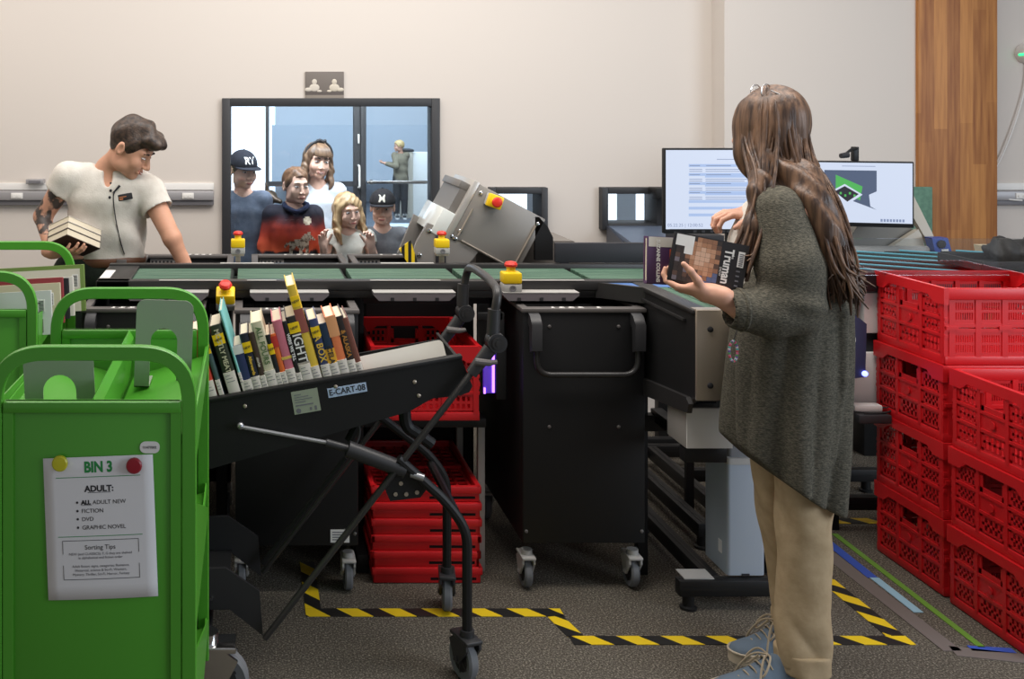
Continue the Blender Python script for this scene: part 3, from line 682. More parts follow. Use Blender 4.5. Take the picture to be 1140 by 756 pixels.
# rear legs, right side
for y,dx in ((-.028,0),(TD+.005,.02)):
    b = MB(); b.tube(fillet([(.42-.25,y,.62),(.555-.25+dx,y,.50),(.612-.25+dx,y,.42),(.612-.25+dx,y,.125)],.09,8),.014,10); b.build('leg', M['black'], ec)
    f = caster(ec,.612-.25+dx,y,.058,R(20) if y<0 else R(-8),fork='plastic')
for y in (.0,TD-.05):    # front feet casters under the base plate
    caster(ec,-.13-.25,y+.02,.05,R(30),fork='plastic')
b = MB(); b.prism([(-.47,.30),(-.31,.305),(-.215,.24),(-.205,.115),(-.30,.19),(-.47,.19)],'y',-.006,.004); b.prism([(-.47,.30),(-.31,.305),(-.215,.24),(-.205,.115),(-.30,.19),(-.47,.19)],'y',TD,TD+.01); b.box(-.47,-.30,0,TD,.185,.20); b.build('base_plate', mat('base_black',(38,38,40),.5), ec)
b = MB(); b.lathe([(.006,0),(.006,.004)],10,Matrix.Translation((-.45,-.006,.285))@Rx); b.lathe([(.006,0),(.006,.004)],10,Matrix.Translation((-.35,-.006,.22))@Rx); b.build('bolt', M['chrome'], ec)
# plate where strut meets leg
b = MB(); b.prism([(.155,.60),(.225,.575),(.265,.545),(.235,.505),(.15,.495),(.135,.53)],'y',-.012,.0); pl = b.build('pivot_plate', M['black'], ec)
b = MB()
for x,z in ((.165,.515),(.195,.515),(.18,.545),(.225,.52)): b.lathe([(.006,0),(.006,.003)],10,Matrix.Translation((x,-.012,z))@Rx)
b.build('bolt', M['steel'], pl)
# gas strut
b = MB(); b.tube([(-.265,-.02,.705),(-.03,-.02,.662)],.0055,10); b.sphere((-.268,-.02,.708),.010); rod = b.build('strut_rod', M['zinc'], ec)
b = MB(); b.tube([(-.03,-.02,.662),(.03,-.02,.645)],.011,12); b.tube([(.03,-.02,.645),(.19,-.02,.585)],.023,14); b.tube([(.19,-.02,.585),(.225,-.02,.575)],.012,12); b.build('strut_cylinder', M['plastic'], rod)
b = MB(); b.tube([(.205,-.03,.578),(.24,-.04,.570)],.010,12); b.build('strut_end', M['zinc'], rod)
b = MB(); b.tube(smoothpath([(.20,.06,.74),(.205,.06,.68),(.24,.06,.66),(.28,.06,.63)],2),.018,10); b.tube([(.13,.12,.77),(.05,.12,.62)],.016,10); b.tube([(.30,TD-.02,.70),(.05,.2,.64)],.012,8); b.build('tilt_bracket', M['black'], ec)
b = MB(); b.tube([(.06,TD-.03,.50),(-.20,TD-.03,.17)],.010,8); b.build('diagonal_brace', M['black'], ec)
for x,z in ((-.36,.14),(.33,.47)): b = MB(); b.tube([(x,-.02,z),(x,TD,z)],.013,8); b.build('cross_brace', M['black'], ec)
b = MB(); b.tube(smoothpath([(.02,.0,.76),(.06,.0,.72),(.07,.0,.68),(.05,-.01,.64)],2),.003,6); b.build('cable', M['darkrub'], ec)

# books standing on the tray
TW = ec.matrix_world if 0 else Matrix.Translation((.25,EY,0)) @ TM
G = 'books leaning on the tilted tray'
def on_tray(t, px, lean=4.5, dy=.0):
    X = (px-VX)/F*(EY+.03); xl = (X-.60)/math.cos(TA)
    Mx = TW @ Matrix.Translation((xl,.024+dy,-.041)) @ Matrix.Rotation(R(-lean),4,'Y')
    t.location = Mx.translation; t.rotation_euler = Mx.to_euler()
gold = cm((232,190,70)); cr = M['cream']
on_tray(book('black and white book leaning furthest left behind the green cart',.018,.225,.17,(222,218,210),G,band=((40,38,40),.3,.6)),209,14)
on_tray(book('reddish brown book leaning just behind the green cart frame',.026,.25,.19,(150,84,76),G),220,10)
on_tray(book('red-spined book at the left end, leaning by the green cart',.030,.235,.17,(206,72,52),G),233,6)
on_tray(book('slim dark teal book between the red spine and MOSTLY MEATLESS',.015,.215,.17,(70,92,92),G,sticker=.86),246.5,7)
on_tray(book('dark green book with MOSTLY MEATLESS on its spine',.036,.243,.18,(52,58,44),G,sticker=.84,labelh=.075,letters=('MOSTLY MEATLESS',.0195,.61),lcol=mat('pale_gold',(206,200,168),.5)),257,7)
on_tray(book('tall thin teal book with a pale cover picture',.0095,.283,.20,(122,192,190),G,labelh=.07),273,7)
on_tray(book('short navy book with a white rounded top',.030,.175,.15,(44,56,96),G,band=((226,226,222),.86,1.0),labelh=.045),273.5,5)
on_tray(book('dark navy book with yellow sticker and gold lettering',.027,.205,.16,(32,38,54),G,sticker=.82,labelh=.05,letters=('Afterwards',.012,.55),lcol=gold),284,5)
on_tray(book('dark brown book beside the cream ALL FOURS spine',.019,.205,.16,(70,54,44),G,labelh=.05,letters=('stories',.010,.58),lcol=cr),293.5,5)
on_tray(book('cream patterned book with ALL FOURS on its spine',.034,.232,.18,(214,206,176),G,labelh=.06,letters=('ALL FOURS',.022,.70),lcol=mat('leaf_green',(96,120,78),.5)),299.5,5)
on_tray(book('black book with yellow sticker beside the orange spine',.017,.190,.16,(30,30,34),G,sticker=.80,labelh=.05),311,5)
on_tray(book('orange book with black lettering on its spine',.018,.190,.16,(226,110,48),G,labelh=.05,letters=('ORANGE',.012,.45) if 0 else None,band=((196,56,44),.80,.97)),316.5,5)
on_tray(book('pink book with a small yellow mark on its spine',.029,.226,.18,(206,116,132),G,labelh=.055,letters=('a memoir',.010,.62) if 0 else None,band=((226,190,90),.50,.535)),322.5,5)
on_tray(book('slim black book with white title beside the pink spine',.016,.220,.17,(34,32,33),G,labelh=.04,letters=('WHAT WE KNEW',.011,.62) if 0 else ('WERE WE TILL',.012,.66)),333,5)
on_tray(book('black book with large letters IGHT on its spine',.035,.230,.18,(46,43,40),G,sticker=.87,labelh=.06,band=((168,160,148),.28,.42),letters=('IGHT',.036,.60)),338,5)
on_tray(book('tall yellow book standing highest on the tilted cart',.027,.318,.20,(226,190,66),G,sticker=.86,labelh=.05,band=((150,84,74),.56,.78)),350.5,6.2)
on_tray(book('navy book with yellow word BOX on its spine',.028,.212,.17,(56,66,106),G,sticker=.84,labelh=.05,letters=('A BOX',.026,.60),lcol=gold),361,5)
on_tray(book('navy and yellow book with ICELAND on its spine',.028,.195,.16,(30,50,74),G,labelh=.05,band=((228,170,50),.27,.62),letters=('ICELAND',.020,.46),lcol='ink'),370.5,5)
on_tray(book('orange and peach book beside the ICELAND spine',.030,.212,.17,(232,128,80),G,labelh=.055,band=((226,160,110),.72,1.0)),380,5)
on_tray(book('black book with gold word ALASKA on its spine',.025,.207,.17,(44,36,36),G,labelh=.05,letters=('& ALASKA',.0175,.62),lcol=mat('dull_gold',(190,130,56),.5)),390.5,5)
on_tray(book('brown book in clear jacket at the right end of the row',.020,.200,.17,(116,70,58),G,labelh=.04,band=((150,130,116),.0,.3)),399.5,7)
# white bookend on the tray
be = thing('bookend', 'plain white metal divider lying right of the books on the tilted cart', 'bookend')
b = MB(); b.prism(rrect(0,.245,0,.075,.014,6,(0,0,1,0)),'y',0,.0025); b.build('upright_plate', mat('white_metal',(236,230,218),.45), be)
b = MB(); b.box(0,.245,.0025,.10,0,.002); b.build('foot_plate', M['white'], be)
Mx = TW @ Matrix.Translation((-.275,.05,-.040)) @ Matrix.Rotation(R(-2),4,'Y') @ Matrix.Rotation(R(-16),4,'X') @ Matrix.Scale(1,4)
be.location = Mx.translation; be.rotation_euler = Mx.to_euler()

# ================================================================ green book carts
CW, CL, CH = .41, .65, 1.127
def end_frame(t, y, panel_top=1.018):
    w = CW/2
    b = MB(); path = fillet([(-w+.014,y,.16),(-w+.014,y,CH-.014),(w-.014,y,CH-.014),(w-.014,y,.16)],.098,12)
    b.tube(path,1.0,sect=[(.0145,-.007),(.0125,-.010),(-.0125,-.010),(-.0145,-.007),(-.0145,.007),(-.0125,.010),(.0125,.010),(.0145,.007)]); f = b.build('end_frame', M['green'], t)
    b = MB(); b.box(-w+.03,w-.03,y-.004,y+.008,.17,panel_top,.002); b.box(-w+.03,w-.03,y-.012,y+.012,panel_top-.022,panel_top,.003); b.box(-w+.03,-w+.05,y-.009,y+.009,.17,panel_top-.02); b.box(w-.05,w-.03,y-.009,y+.009,.17,panel_top-.02)
    p = b.build('end_panel', M['green'], f); return f, p
def book_cart(label, loc):
    t = thing('book_cart', label, 'cart', loc, 0, 'green double-sided book carts')
    w = CW/2; rs = []
    rs.append(end_frame(t,0)); rs.append(end_frame(t,CL))
    for z in (.955,.60,.25):
        for s in (-1,1):
            b = MB(); o = w-.004; k = .004
            b.prism([(s*o,z),(s*.012,z-.055),(s*.012,z-.055-k),(s*(o),z-k)],'y',.012,CL-.012)
            b.prism([(s*o,z),(s*o,z+.022),(s*(o-.004),z+.022),(s*(o-.004),z)],'y',.012,CL-.012)
            b.prism([(s*o,z),(s*(o-.045),z-.012),(s*o,z-.05)],'y',.014,.020)
            b.build('shelf', M['green'], t)
        for s in (-1,1):
            zt = {.955:1.0,.60:.81,.25:.52}[z]; b = MB(); b.prism([(.014,zt),(CL-.014,zt-.25),(CL-.014,zt-.262),(.014,zt-.24 if z<.9 else zt-.10)] if z < .9 else [(.014,zt),(CL-.014,zt-.02),(CL-.014,zt-.06),(.014,zt-.10)],'x',s*(w-.003),s*(w+.0)); b.build('side_gusset', M['green'], t)
        b = MB(); b.prism([(-.004,z-.06),(-.012,z+.045),(.0,z+.065),(.012,z+.045),(.004,z-.06)],'y',.012,CL-.012); b.build('centre_divider', M['green'], t)
    for x in (-w+.06,w-.05):
        for y in (.08,CL-.04):
            if x > 0 and y > .3: caster(t,w-.005,CL+.04,.085,-PI/2,fork='chrome')
            else: caster(t,x,y,.075,R(25) if y>.3 else 0,fork='chrome')
    b = MB(); b.box(-w+.02,w-.02,.0,CL,.165,.185,.003); b.build('base_frame', M['green'], t)
    return t, rs
ct, rs = book_cart('nearest green book cart with the BIN 3 sheet on its end panel', (-.305,2.04,0))
ct2, _ = book_cart('green book cart at the left edge loaded with large picture books', (-.805,2.956,0))
# scratches are left plain; paper sheet held by magnets
sh = thing('paper_sheet', 'white BIN 3 sorting sheet held by two magnets on the green cart', 'sign', (-.288,2.034,.771))
b = MB(); pw, ph = .108, .1395
n = 10; vs = []; fs = []
for i in range(n+1):
    for j in range(n+1):
        u = -pw+2*pw*i/n; v = -ph+2*ph*j/n; bow = -.002-.003*(1-(u/pw)**2)*(1-v/ph)*.5
        vs.append((u,bow,v))
for i in range(n):
    for j in range(n): a=i*(n+1)+j; fs.append((a,a+n+1,a+n+2,a+1))
RO = Matrix.Rotation(R(-2.2),4,'Y'); b.M = RO; b.add(vs,fs); pp = b.build('sheet', M['paper'], sh)
sol = pp.modifiers.new('thickness','SOLIDIFY'); sol.thickness = .0003
def bend(b):
    b.v = [tuple(RO @ Vector((x,y-.0004-.002-.003*(1-(x/pw)**2)*(1-z/ph)*.5,z))) for x,y,z in b.v]
def rule(b,x0,x1,z0,z1,n=14):
    for i in range(n): b.box(x0+(x1-x0)*i/n,x0+(x1-x0)*(i+1)/n,-.0001,.0002,z0,z1)
def wr(lines, m, name):
    b = MB()
    for s,size,x,z,al,bo in lines: b.text(s,size,front(x,0,z),al,bold=bo,ext=.0001,sx=.82 if s == 'BIN 3' else 1)
    bend(b); return b.build(name, m, sh, smooth=0)
wr([('BIN 3',.029,.0,.1185,'CENTER',.0012)],M['greenink'],'heading_lettering')
wr([('ADULT:',.0165,.0,.0765,'CENTER',.0006),('ALL',.0112,-.036,.050,'LEFT',.0007),('ADULT NEW',.0112,-.0135,.050,'LEFT',0),('FICTION',.0112,-.036,.0335,'LEFT',0),('DVD',.0112,-.036,.0175,'LEFT',0),('GRAPHIC NOVEL',.0112,-.036,.001,'LEFT',0),
    *[('•',.016,-.044,z,'CENTER',.0004) for z in (.050,.0335,.0175,.001)], ('Sorting Tips',.0125,-.002,-.038,'CENTER',0)],M['ink'],'list_lettering')
b = MB()
for x0,x1,z in ((-.084,.082,.0995),(-.084,.082,-.0165)): rule(b,x0,x1,z,z+.0012)
bend(b); b.build('green_rule', M['greenink'], sh, smooth=0)
b = MB()
rule(b,-.0225,.0225,.0690,.0699); rule(b,-.036,-.0155,.0445,.0452); rule(b,-.076,.074,-.0245,-.0235); rule(b,-.076,.074,-.1005,-.0995)
for x in (-.076,.0732): rule(b,x,x+.0009,-.05,-.0245,1); rule(b,x,x+.0009,-.0995,-.072,1)
bend(b); b.build('frame_rule', M['ink'], sh, smooth=0)
wr([('NEW (and CLASSICS): F, G they are shelved',.0068,-.002,-.0505,'CENTER',0),('in alphabetical and fiction order',.0068,-.002,-.058,'CENTER',0),('Adult fiction: signs, categories: Romance,',.0068,-.002,-.0745,'CENTER',0),('Historical, science & Sci-Fi, Western,',.0068,-.002,-.0825,'CENTER',0),('Mystery, Thriller, Sci-Fi, Horror, Fantasy',.0068,-.002,-.0905,'CENTER',0)],M['greyink'],'fine_print')
for x,z,m,lab in ((-.079,.128,'yellow_magnet','round yellow magnet at the sheet top left corner'),(.0665,.1235,'red_magnet','round dark red magnet at the sheet top right corner')):
    b = MB(); b.lathe([(.0155,0),(.0155,.005),(.013,.0075),(.004,.008)],24,Rx)
    mm = mat(m,(196,190,40),.4) if 'yellow' in m else mat(m,(150,24,40),.4)
    tag(b.build('magnet', mm, loc=(-.288+x,2.034-.006,.771+z)), lab, 'magnet', 'magnets holding the sheet')
b = MB(); b.prism(rrect(-.0195,.0195,-.0115,.0115,.0105,5),'y',-.0012,0)
lb = tag(b.build('sticker_tag', M['white'], loc=(-.288+.0965,2.0355,.771+.1565)), 'small white rounded label above the sheet corner', 'label')
b = MB(); b.text('11477002',.0068,front(0,-.0019,0)); b.build('label_lettering', M['greyink'], lb)
# bookends on the nearest cart
def arch_bookend(label, loc, w, h, tilt, rz=0):
    t = thing('bookend', label, 'bookend', loc, rz, 'bookends on the nearest green cart')
    o = rrect(-w/2,w/2,0,h,.022,6,(0,0,1,1)); aw, ah = w*.235, h*.68
    inner = [(aw,0)] + [(aw*math.cos(R(a)), ah-aw+aw*math.sin(R(a))) for a in range(0,181,15)] + [(-aw,0)]
    pts = [p for p in o]                               # outline BL BR TR.. TL ; cut the arch from below
    poly = [(-w/2,0)] + inner[::-1] + [(w/2,0)] + o[2:]
    b = MB(); b.M = Matrix.Rotation(R(tilt),4,'Y')
    # triangulate through bmesh for the concave outline
    bm = bmesh.new(); vs = [bm.verts.new((x,0,z)) for x,z in poly]; f = bm.faces.new(vs)
    r = bmesh.ops.extrude_face_region(bm, geom=[f]); bmesh.ops.translate(bm, verts=[v for v in r['geom'] if isinstance(v,bmesh.types.BMVert)], vec=(0,.0025,0))
    bmesh.ops.recalc_face_normals(bm, faces=bm.faces[:]); bmesh.ops.triangulate(bm, faces=bm.faces[:]); b.bm(bm)
    b.build('upright_plate', M['bookend'], t)
    b = MB(); b.M = Matrix.Rotation(R(tilt),4,'Y'); b.box(-w/2,-aw,.0,.10,0,.0022); b.box(aw,w/2,.0,.10,0,.0022); b.build('foot_plate', M['bookend'], t)
    return t
arch_bookend('grey arched bookend upright on the right shelf of the nearest cart',(-.205,2.50,.918),.138,.212,2)
arch_bookend('grey arched bookend low on the left shelf of the nearest cart',(-.395,2.20,.915),.150,.165,-3)
# picture books on the far-left cart
def cover_face(kind):
    def fn(cov, w, h, d):      # the cover that faces the viewer is the local x = 0 side
        def plate(y0,y1,z0,z1,m,name,k=.0008):
            b = MB(); b.box(-k,.0,y0,y1,z0,z1); return b.build(name, m, cov)
        if kind == 'photo':
            plate(d*.10,d*.99,h*.05,h*.36,cm((126,118,114)),'cover_photo'); plate(d*.55,d*.92,h*.10,h*.17,cm((136,84,92)),'cover_picture',.0012)
            plate(d*.15,d*.45,h*.18,h*.27,cm((70,84,76)),'cover_picture',.0012); plate(.03,.055,h*.70,h*.74,M['ink'],'black_mark',.0012)
        if kind == 'inset': plate(.012,d*.98,.0,h*.92,cm((216,210,196)),'cover_picture')
        plate(.018,.038,h*.52,h*.80,M['white'],'barcode_label',.0012)
        b = MB()
        for i in range(9): b.box(-.0016,-.0012,.021,.035,h*.54+i*h*.027,h*.54+i*h*.027+h*.014)
        b.build('barcode', M['ink'], cov)
    return fn
GB = 'picture books on the far-left green cart'
def big_book(label, rgb, w, h, d, xr, y, zf, face=None, lean=4, side=-3):
    """lies across the cart: cover towards the viewer, spine to the right"""
    t = book(label, w, h, d, rgb, GB, labelh=0, face=face)
    Mx = Matrix.Translation((xr,y,zf)) @ Matrix.Rotation(R(-lean),4,'X') @ Matrix.Rotation(R(side),4,'Y') @ Matrix.Rotation(R(90),4,'Z')
    t.location = Mx.translation; t.rotation_euler = Mx.to_euler(); return t
ZS = .955
big_book('front picture book with a barcode and photo on its pale cover',(206,208,206),.008,.128,.24,-.572,3.03,ZS-.025,cover_face('photo'))
big_book('beige picture book with barcode behind the pale photo cover',(196,188,160),.012,.138,.27,-.558,3.10,ZS-.025,cover_face('plain'))
big_book('dark red picture book with a thin top edge',(150,60,66),.010,.138,.28,-.562,3.17,ZS-.02)
big_book('black picture book between the dark red and white ones',(40,38,44),.014,.125,.27,-.556,3.23,ZS-.02)
big_book('white picture book with a barcode before the green-edged one',(220,216,206),.012,.124,.26,-.553,3.30,ZS-.025,cover_face('plain'))
big_book('largest picture book with a green-edged cover at the back',(112,136,70),.016,.150,.29,-.530,3.38,ZS-.025,cover_face('inset'))
# ================================================================ red folding crates
KL, KW, KH = .48, .36, .25
def lattice(b, u0, u1, w0, w1, put, nb=6, t=.0022):
    """vertical slats with a middle bar filling one opening; put(u0,u1,w0,w1,depth) adds a box"""
    p = (u1-u0)/nb
    for i in range(nb): put(u0+p*i+p*.55, u0+p*i+p*.97, w0, w1, t)
    m = (w0+w1)/2; put(u0,u1,m-.004,m+.004,t)
def crate(label, loc, rz=0, group='red folding crates'):
    t = thing('folding_crate', label, 'crate', loc, rz, group); L, W = KL/2, KW/2
    b = MB(); b.box(-L+.008,L-.008,-W+.008,W-.008,.004,.012); b.box(-L,L,-W,W,.0,.022) if 0 else None
    b.box(-L,L,-W,-W+.012,0,.028,.002); b.box(-L,L,W-.012,W,0,.028,.002); b.box(-L,-L+.012,-W,W,0,.028,.002); b.box(L-.012,L,-W,W,0,.028,.002)
    b.build('base_tray', M['red'], t)
    b = MB(); zt, zb = KH, KH-.038                    # rim
    for s in (-1,1):
        b.box(-L-.006,L+.006,s*(W+.006) if s<0 else W-.010,-W+.010 if s<0 else W+.006,zb,zt,.003)
        o = [(-W-.006,zt),(-W-.006,zb-.016),(-W+.045,zb-.016),(-W+.075,zb+.006),(W-.075,zb+.006),(W-.045,zb-.016),(W+.006,zb-.016),(W+.006,zt)]
        b.prism(o,'x',s*L-.010 if s>0 else -L-.006,s*L+.006 if s>0 else -L+.010)
        for q in (-1,1): b.box(s*L-.014,s*L+.008 if s>0 else s*L+.014,q*W-.014,q*W+.014,.02,zb) if 0 else None
    b.build('rim', M['red'], t)
    for s in (-1,1):                                   # short ends with hand hole
        b = MB(); X0 = s*L
        def put(u0,u1,w0,w1,d,o=0.): b.box(min(X0-s*(.003+o),X0-s*(.003+o+d)),max(X0-s*(.003+o),X0-s*(.003+o+d)),u0,u1,w0,w1)
        us = [-W+.014,-W+.108 if 0 else -.06,.06,W-.014]; ws = [.028,.092,.148,zb]
        for u in us: put(u-.007,u+.007,.022,zb+.004,.012,-.004)
        for w in ws[1:3]: put(-W,W,w-.005,w+.005,.012,-.0032)
        for i in range(3):
            for j in range(3):
                u0,u1,w0,w1 = us[i]+.007,us[i+1]-.007,ws[j]+.005,ws[j+1]-.005
                if (i,j) == (1,1): put(u0,u1,w0,w1,.004)
                elif (i,j) == (1,2): put(u0,u1,w0,w0+.016,.004); put(u0,u0+.012,w0,w1,.004); put(u1-.012,u1,w0,w1,.004)
                else: lattice(b,u0+.010,u1-.010,w0+.006,w1-.006,put,4); put(u0,u0+.011,w0,w1,.003); put(u1-.011,u1,w0,w1,.003); put(u0,u1,w0,w0+.007,.003); put(u0,u1,w1-.007,w1,.003)
        b.lathe([(.012,0),(.012,.003),(.009,.003)],16,Matrix.Translation((X0,0,.12)) @ Matrix.Rotation(s*PI/2,4,'Y'))
        b.build('end_panel', M['red'], t)
    for s in (-1,1):                                   # long hinged sides
        b = MB(); Y0 = s*W
        def put(u0,u1,w0,w1,d,o=0.): b.box(u0,u1,min(Y0-s*(.003+o),Y0-s*(.003+o+d)),max(Y0-s*(.003+o),Y0-s*(.003+o+d)),w0,w1)
        n = 5; us = [-L+.024+(2*L-.048)*i/n for i in range(n+1)]
        for u in us: put(u-.009,u+.009,.022,zb+.003,.011,-.003)
        for w in (.112,.128): put(-L,L,w-.006,w+.006,.011,-.0022)
        for u in (us[0],us[2],us[3],us[5]): put(u-.02,u+.02,.114,.126,.014,-.006)
        put(-L,-L+.018,.02,zb,.010); put(L-.018,L,.02,zb,.010)
        for i in range(n):
            for w0,w1 in ((.028,.106),(.134,zb)):
                u0,u1 = us[i]+.009,us[i+1]-.009
                lattice(b,u0+.004,u1-.004,w0+.012,w1-.010,put,8); put(u0,u1,w0,w0+.012,.003); put(u0,u1,w1-.010,w1,.003); put(u0,u0+.004,w0,w1,.003); put(u1-.004,u1,w0,w1,.003)
        b.build('side_panel', M['red'], t)
    return t
k0 = crate('red crate at the bottom of the back stack behind the front stack', (2.268+KL/2,3.36+KW/2,.003))
names = ['red crate second from the floor in the back stack','red crate third from the floor in the back stack, under the top one','topmost red crate of the back stack, open and empty']
for i,n in enumerate(names): dup(k0,(2.268+KL/2+random.uniform(-.004,.004),3.36+KW/2,.003+.2515*(i+1)),label=n)
names = ['red crate at the bottom of the front stack by the taped floor','middle red crate of the front stack','topmost red crate of the front stack at the right edge of the photo']
for i,n in enumerate(names): dup(k0,(2.262+KL/2+.004*i,2.965+KW/2,.003+.2515*i),label=n)
# crate on its support behind the tilted cart
dup(k0,(.60,3.462+KL/2,.545),PI/2,label='open red crate raised above the folded crates behind the tilted cart')
st = thing('crate_stand', 'black stand with pale posts holding the raised open red crate', 'stand', (.60,3.462,0))
b = MB(); b.box(-.21,.21,.03,.485,.512,.542,.004); b.build('platform', M['black'], st)
for x,y in ((.204,.10),(.204,.46),(-.208,.46)):
    b = MB(); b.box(x-.010,x+.014,y-.012,y+.012,.0,.53,.002); b.build('post', M['egrey'], st)
# folded crates
def folded(label, loc):
    t = thing('folded_crate', label, 'crate', loc, PI/2, 'folded red crates on the floor'); L, W, h = KL/2, KW/2, .0535
    b = MB()
    b.box(-L,L,-W,-W+.012,0,h-.012,.003); b.box(-L,L,W-.012,W,0,h-.012,.003); b.box(L-.012,L,-W,W,0,h-.012,.003); b.box(-L,-L+.012,-W,W,0,h-.012,.003)
    b.box(-L+.01,L-.01,-W+.01,W-.01,.006,.014); b.build('base_tray', M['red'], t)
    b = MB()
    b.box(-L-.006,L+.006,-W-.006,-W+.012,h-.026,h,.004); b.box(-L-.006,L+.006,W-.012,W+.006,h-.026,h,.004)
    b.box(L-.012,L+.006,-W-.006,W+.006,h-.026,h,.004); b.box(-L-.006,-L+.012,-W-.006,W+.006,h-.026,h,.004); b.build('rim', M['red'], t)
    b = MB()
    for i in range(9): y=-W+.02+i*(2*W-.04)/8; b.box(-L+.014,L-.014,y-.004,y+.004,h-.026,h-.020)
    for i in range(12): x=-L+.02+i*(2*L-.04)/11; b.box(x-.004,x+.004,-W+.014,W-.014,h-.029,h-.023)
    b.box(-.01,.01,-W+.014,W-.014,h-.024,h-.014); b.box(-L+.014,L-.014,-.008,.008,h-.024,h-.015); b.build('folded_side', M['red'], t)
    b = MB(); b.box(-L-.0008,-L+.002,-W+.012 if 0 else -.165,.04 if 0 else -.012,.010,.0185); b.build('hand_slot', M['blackin'], t)
    return t
f0 = folded('bottom crate of the folded red stack on the carpet', (.603,3.46+KL/2,.002))
for i,n in enumerate(('second','third','fourth','fifth')):
    dup(f0,(.603+random.uniform(-.006,.006),3.46+KL/2,.002+.0540*(i+1)),PI/2+random.uniform(-.01,.01),label='folded red crate, %s from the floor in its flat stack'%n)
dup(f0,(.600,3.465+KL/2,.002+.0540*5),PI/2,label='topmost folded red crate with its open lattice showing')

# ================================================================ kiosk column, floor frame and cabinets
kc = thing('kiosk_column', 'pale grey column standing on a black base beside the sneakers', 'column', (1.595,3.30,0))
b = MB(); b.prism(rrect(-.061,.061,0,.165,.012,4),'z',.10,.47); b.build('column_body', mat('kiosk_grey',(166,176,188),.42), kc, smooth=40)
b = MB(); b.prism(rrect(-.064,.064,-.004,.168,.014,4),'z',.455,.475); b.build('collar_ring', M['egrey'], kc, smooth=40)
b = MB(); b.prism(rrect(-.052,.052,.01,.155,.012,4),'z',.475,.735); b.build('upper_column', mat('kiosk_dark',(120,121,124),.45), kc, smooth=40)
b = MB(); b.box(-.0625,-.0612,.035,.06,.155,.195); b.build('rating_label', M['paper'], kc)
b = MB(); b.box(-.015,.01,-.002,.002,.10,.106); b.build('cable_notch', M['ink'], kc)
ff = thing('floor_frame', 'black aluminium floor frame under the kiosk column', 'frame', (1.37,3.27,0))
def profile(b, x0,x1,y0,y1,z0,z1):
    b.box(x0,x1,y0,y1,z0,z1,.003)
    if (x1-x0) > (y1-y0): b.box(x0,x1,y0-.001,y0,(z0+z1)/2-.004,(z0+z1)/2+.004) ; b.box(x0+.003,x1-.003,(y0+y1)/2-.004,(y0+y1)/2+.004,z1,z1+.001)
    else: b.box((x0+x1)/2-.004,(x0+x1)/2+.004,y0+.003,y1-.003,z1,z1+.001)
b = MB(); profile(b,0,.45,0,.04,.045,.095); b.build('front_beam', M['black'], ff)
b = MB(); profile(b,.10,.145,.04,1.3,.045,.095); profile(b,.255,.30,.45,1.3,.045,.095); profile(b,.40,.44,.04,1.3,.045,.095); b.build('long_beam', M['black'], ff)
b = MB()
for y,z in ((.70,.095),(1.0,.095),(1.40,.095)): profile(b,.44,1.3,y,y+.04,z-.05,z)
profile(b,-.3,1.3,1.30,1.34,.045,.095); b.build('cross_beam', M['black'], ff)
b = MB(); b.prism([(.035,.02),(.10,.04),(.10,.085),(.05,.05)],'z',.095,.098) if 0 else b.box(.02,.115,.012,.08,.0955,.0985); b.build('corner_plate', M['egrey'], ff)
for x,y in ((.035,.02),(.42,.02),(.277,.47),(.12,.62),(1.2,.72),(1.2,1.02),(1.2,1.42)): b = MB(); b.lathe([(.026,0),(.026,.008),(.018,.012),(.018,.045)],14,Matrix.Translation((x,y,0))); b.build('foot', M['black'], ff)
# white power box and black beams under the infeed arm
pb = thing('power_box', 'white and grey electrical box hanging below the infeed conveyor', 'box', (1.395,3.12,.565))
b = MB(); b.box(-.07,.07,0,.14,0,.125,.004); b.build('box_body', mat('box_grey',(150,146,142),.5), pb)
b = MB(); b.box(-.068,.07,-.004,0,.002,.123); b.build('front_cover', M['white'], pb)
b = MB(); b.box(-.02,.04,.04,.10,.125,.165); b.build('bracket', M['black'], pb)
sf = thing('support_frame', 'black support frame under the box below the infeed conveyor', 'frame', (1.3,3.12,0))
b = MB(); b.box(.03,.16,.02,.06,.515,.56,.003); b.box(.03,.40,.40,.44,.49,.545,.003); b.box(.09,.13,.06,.44,.52,.56,.003); b.build('beam', M['black'], sf)
for x,y in ((.05,.42),(.38,.42)): b = MB(); b.box(x-.018,x+.018,y-.018,y+.018,0,.73 if x>0 else .70,.003); b.build('post', M['black'], sf)
# grey ribbed panel seen through the gap
b = MB(); 
for i in range(7): b.box(0,.22,0,.012,.03*i,.03*i+.024,.003)
b.box(0,.22,.012,.02,0,.21); o = tag(b.build('ribbed_panel', M['egrey'], loc=(1.52,4.02,.50)), 'grey ribbed panel seen between black bin and white box', 'panel')
b = MB(); b.box(0,.03,0,.02,-.5,0); b.box(.19,.22,0,.02,-.5,0); b.build('leg', M['black'], o)

# ================================================================ monitors
def screen_text(t, w, h, rows, parent): pass
mn = thing('monitor', 'large monitor showing a blue table and the time, left of the woman', 'monitor', (1.75,3.68,1.145))
MW, MH = .53, .305
b = MB(); b.box(-MW/2,MW/2,0,.022,-.006 if 0 else 0,MH,.004); b.box(-.12,.12,.02,.05,.06,.22,.01); b.build('monitor_body', M['black'], mn)
scr = mat('screen_white', (40,42,48), .3, emit=((222,233,255), .86))
b = MB(); b.box(-MW/2+.007,MW/2-.007,-.0012,.0,.016,MH-.007); sc1 = b.build('screen', scr, mn)
bl = mat('screen_blue_row', (36,40,48), .3, emit=((178,202,244), .86)); gt = mat('screen_grey_text', (34,36,42), .3, emit=((142,158,196), .8))
b = MB(); x0 = -MW/2+.088
for z in (.238,.206,.1735,.142,.110,.086,.062): b.box(x0,MW/2-.03,-.0018,-.0012,z,z+.010)
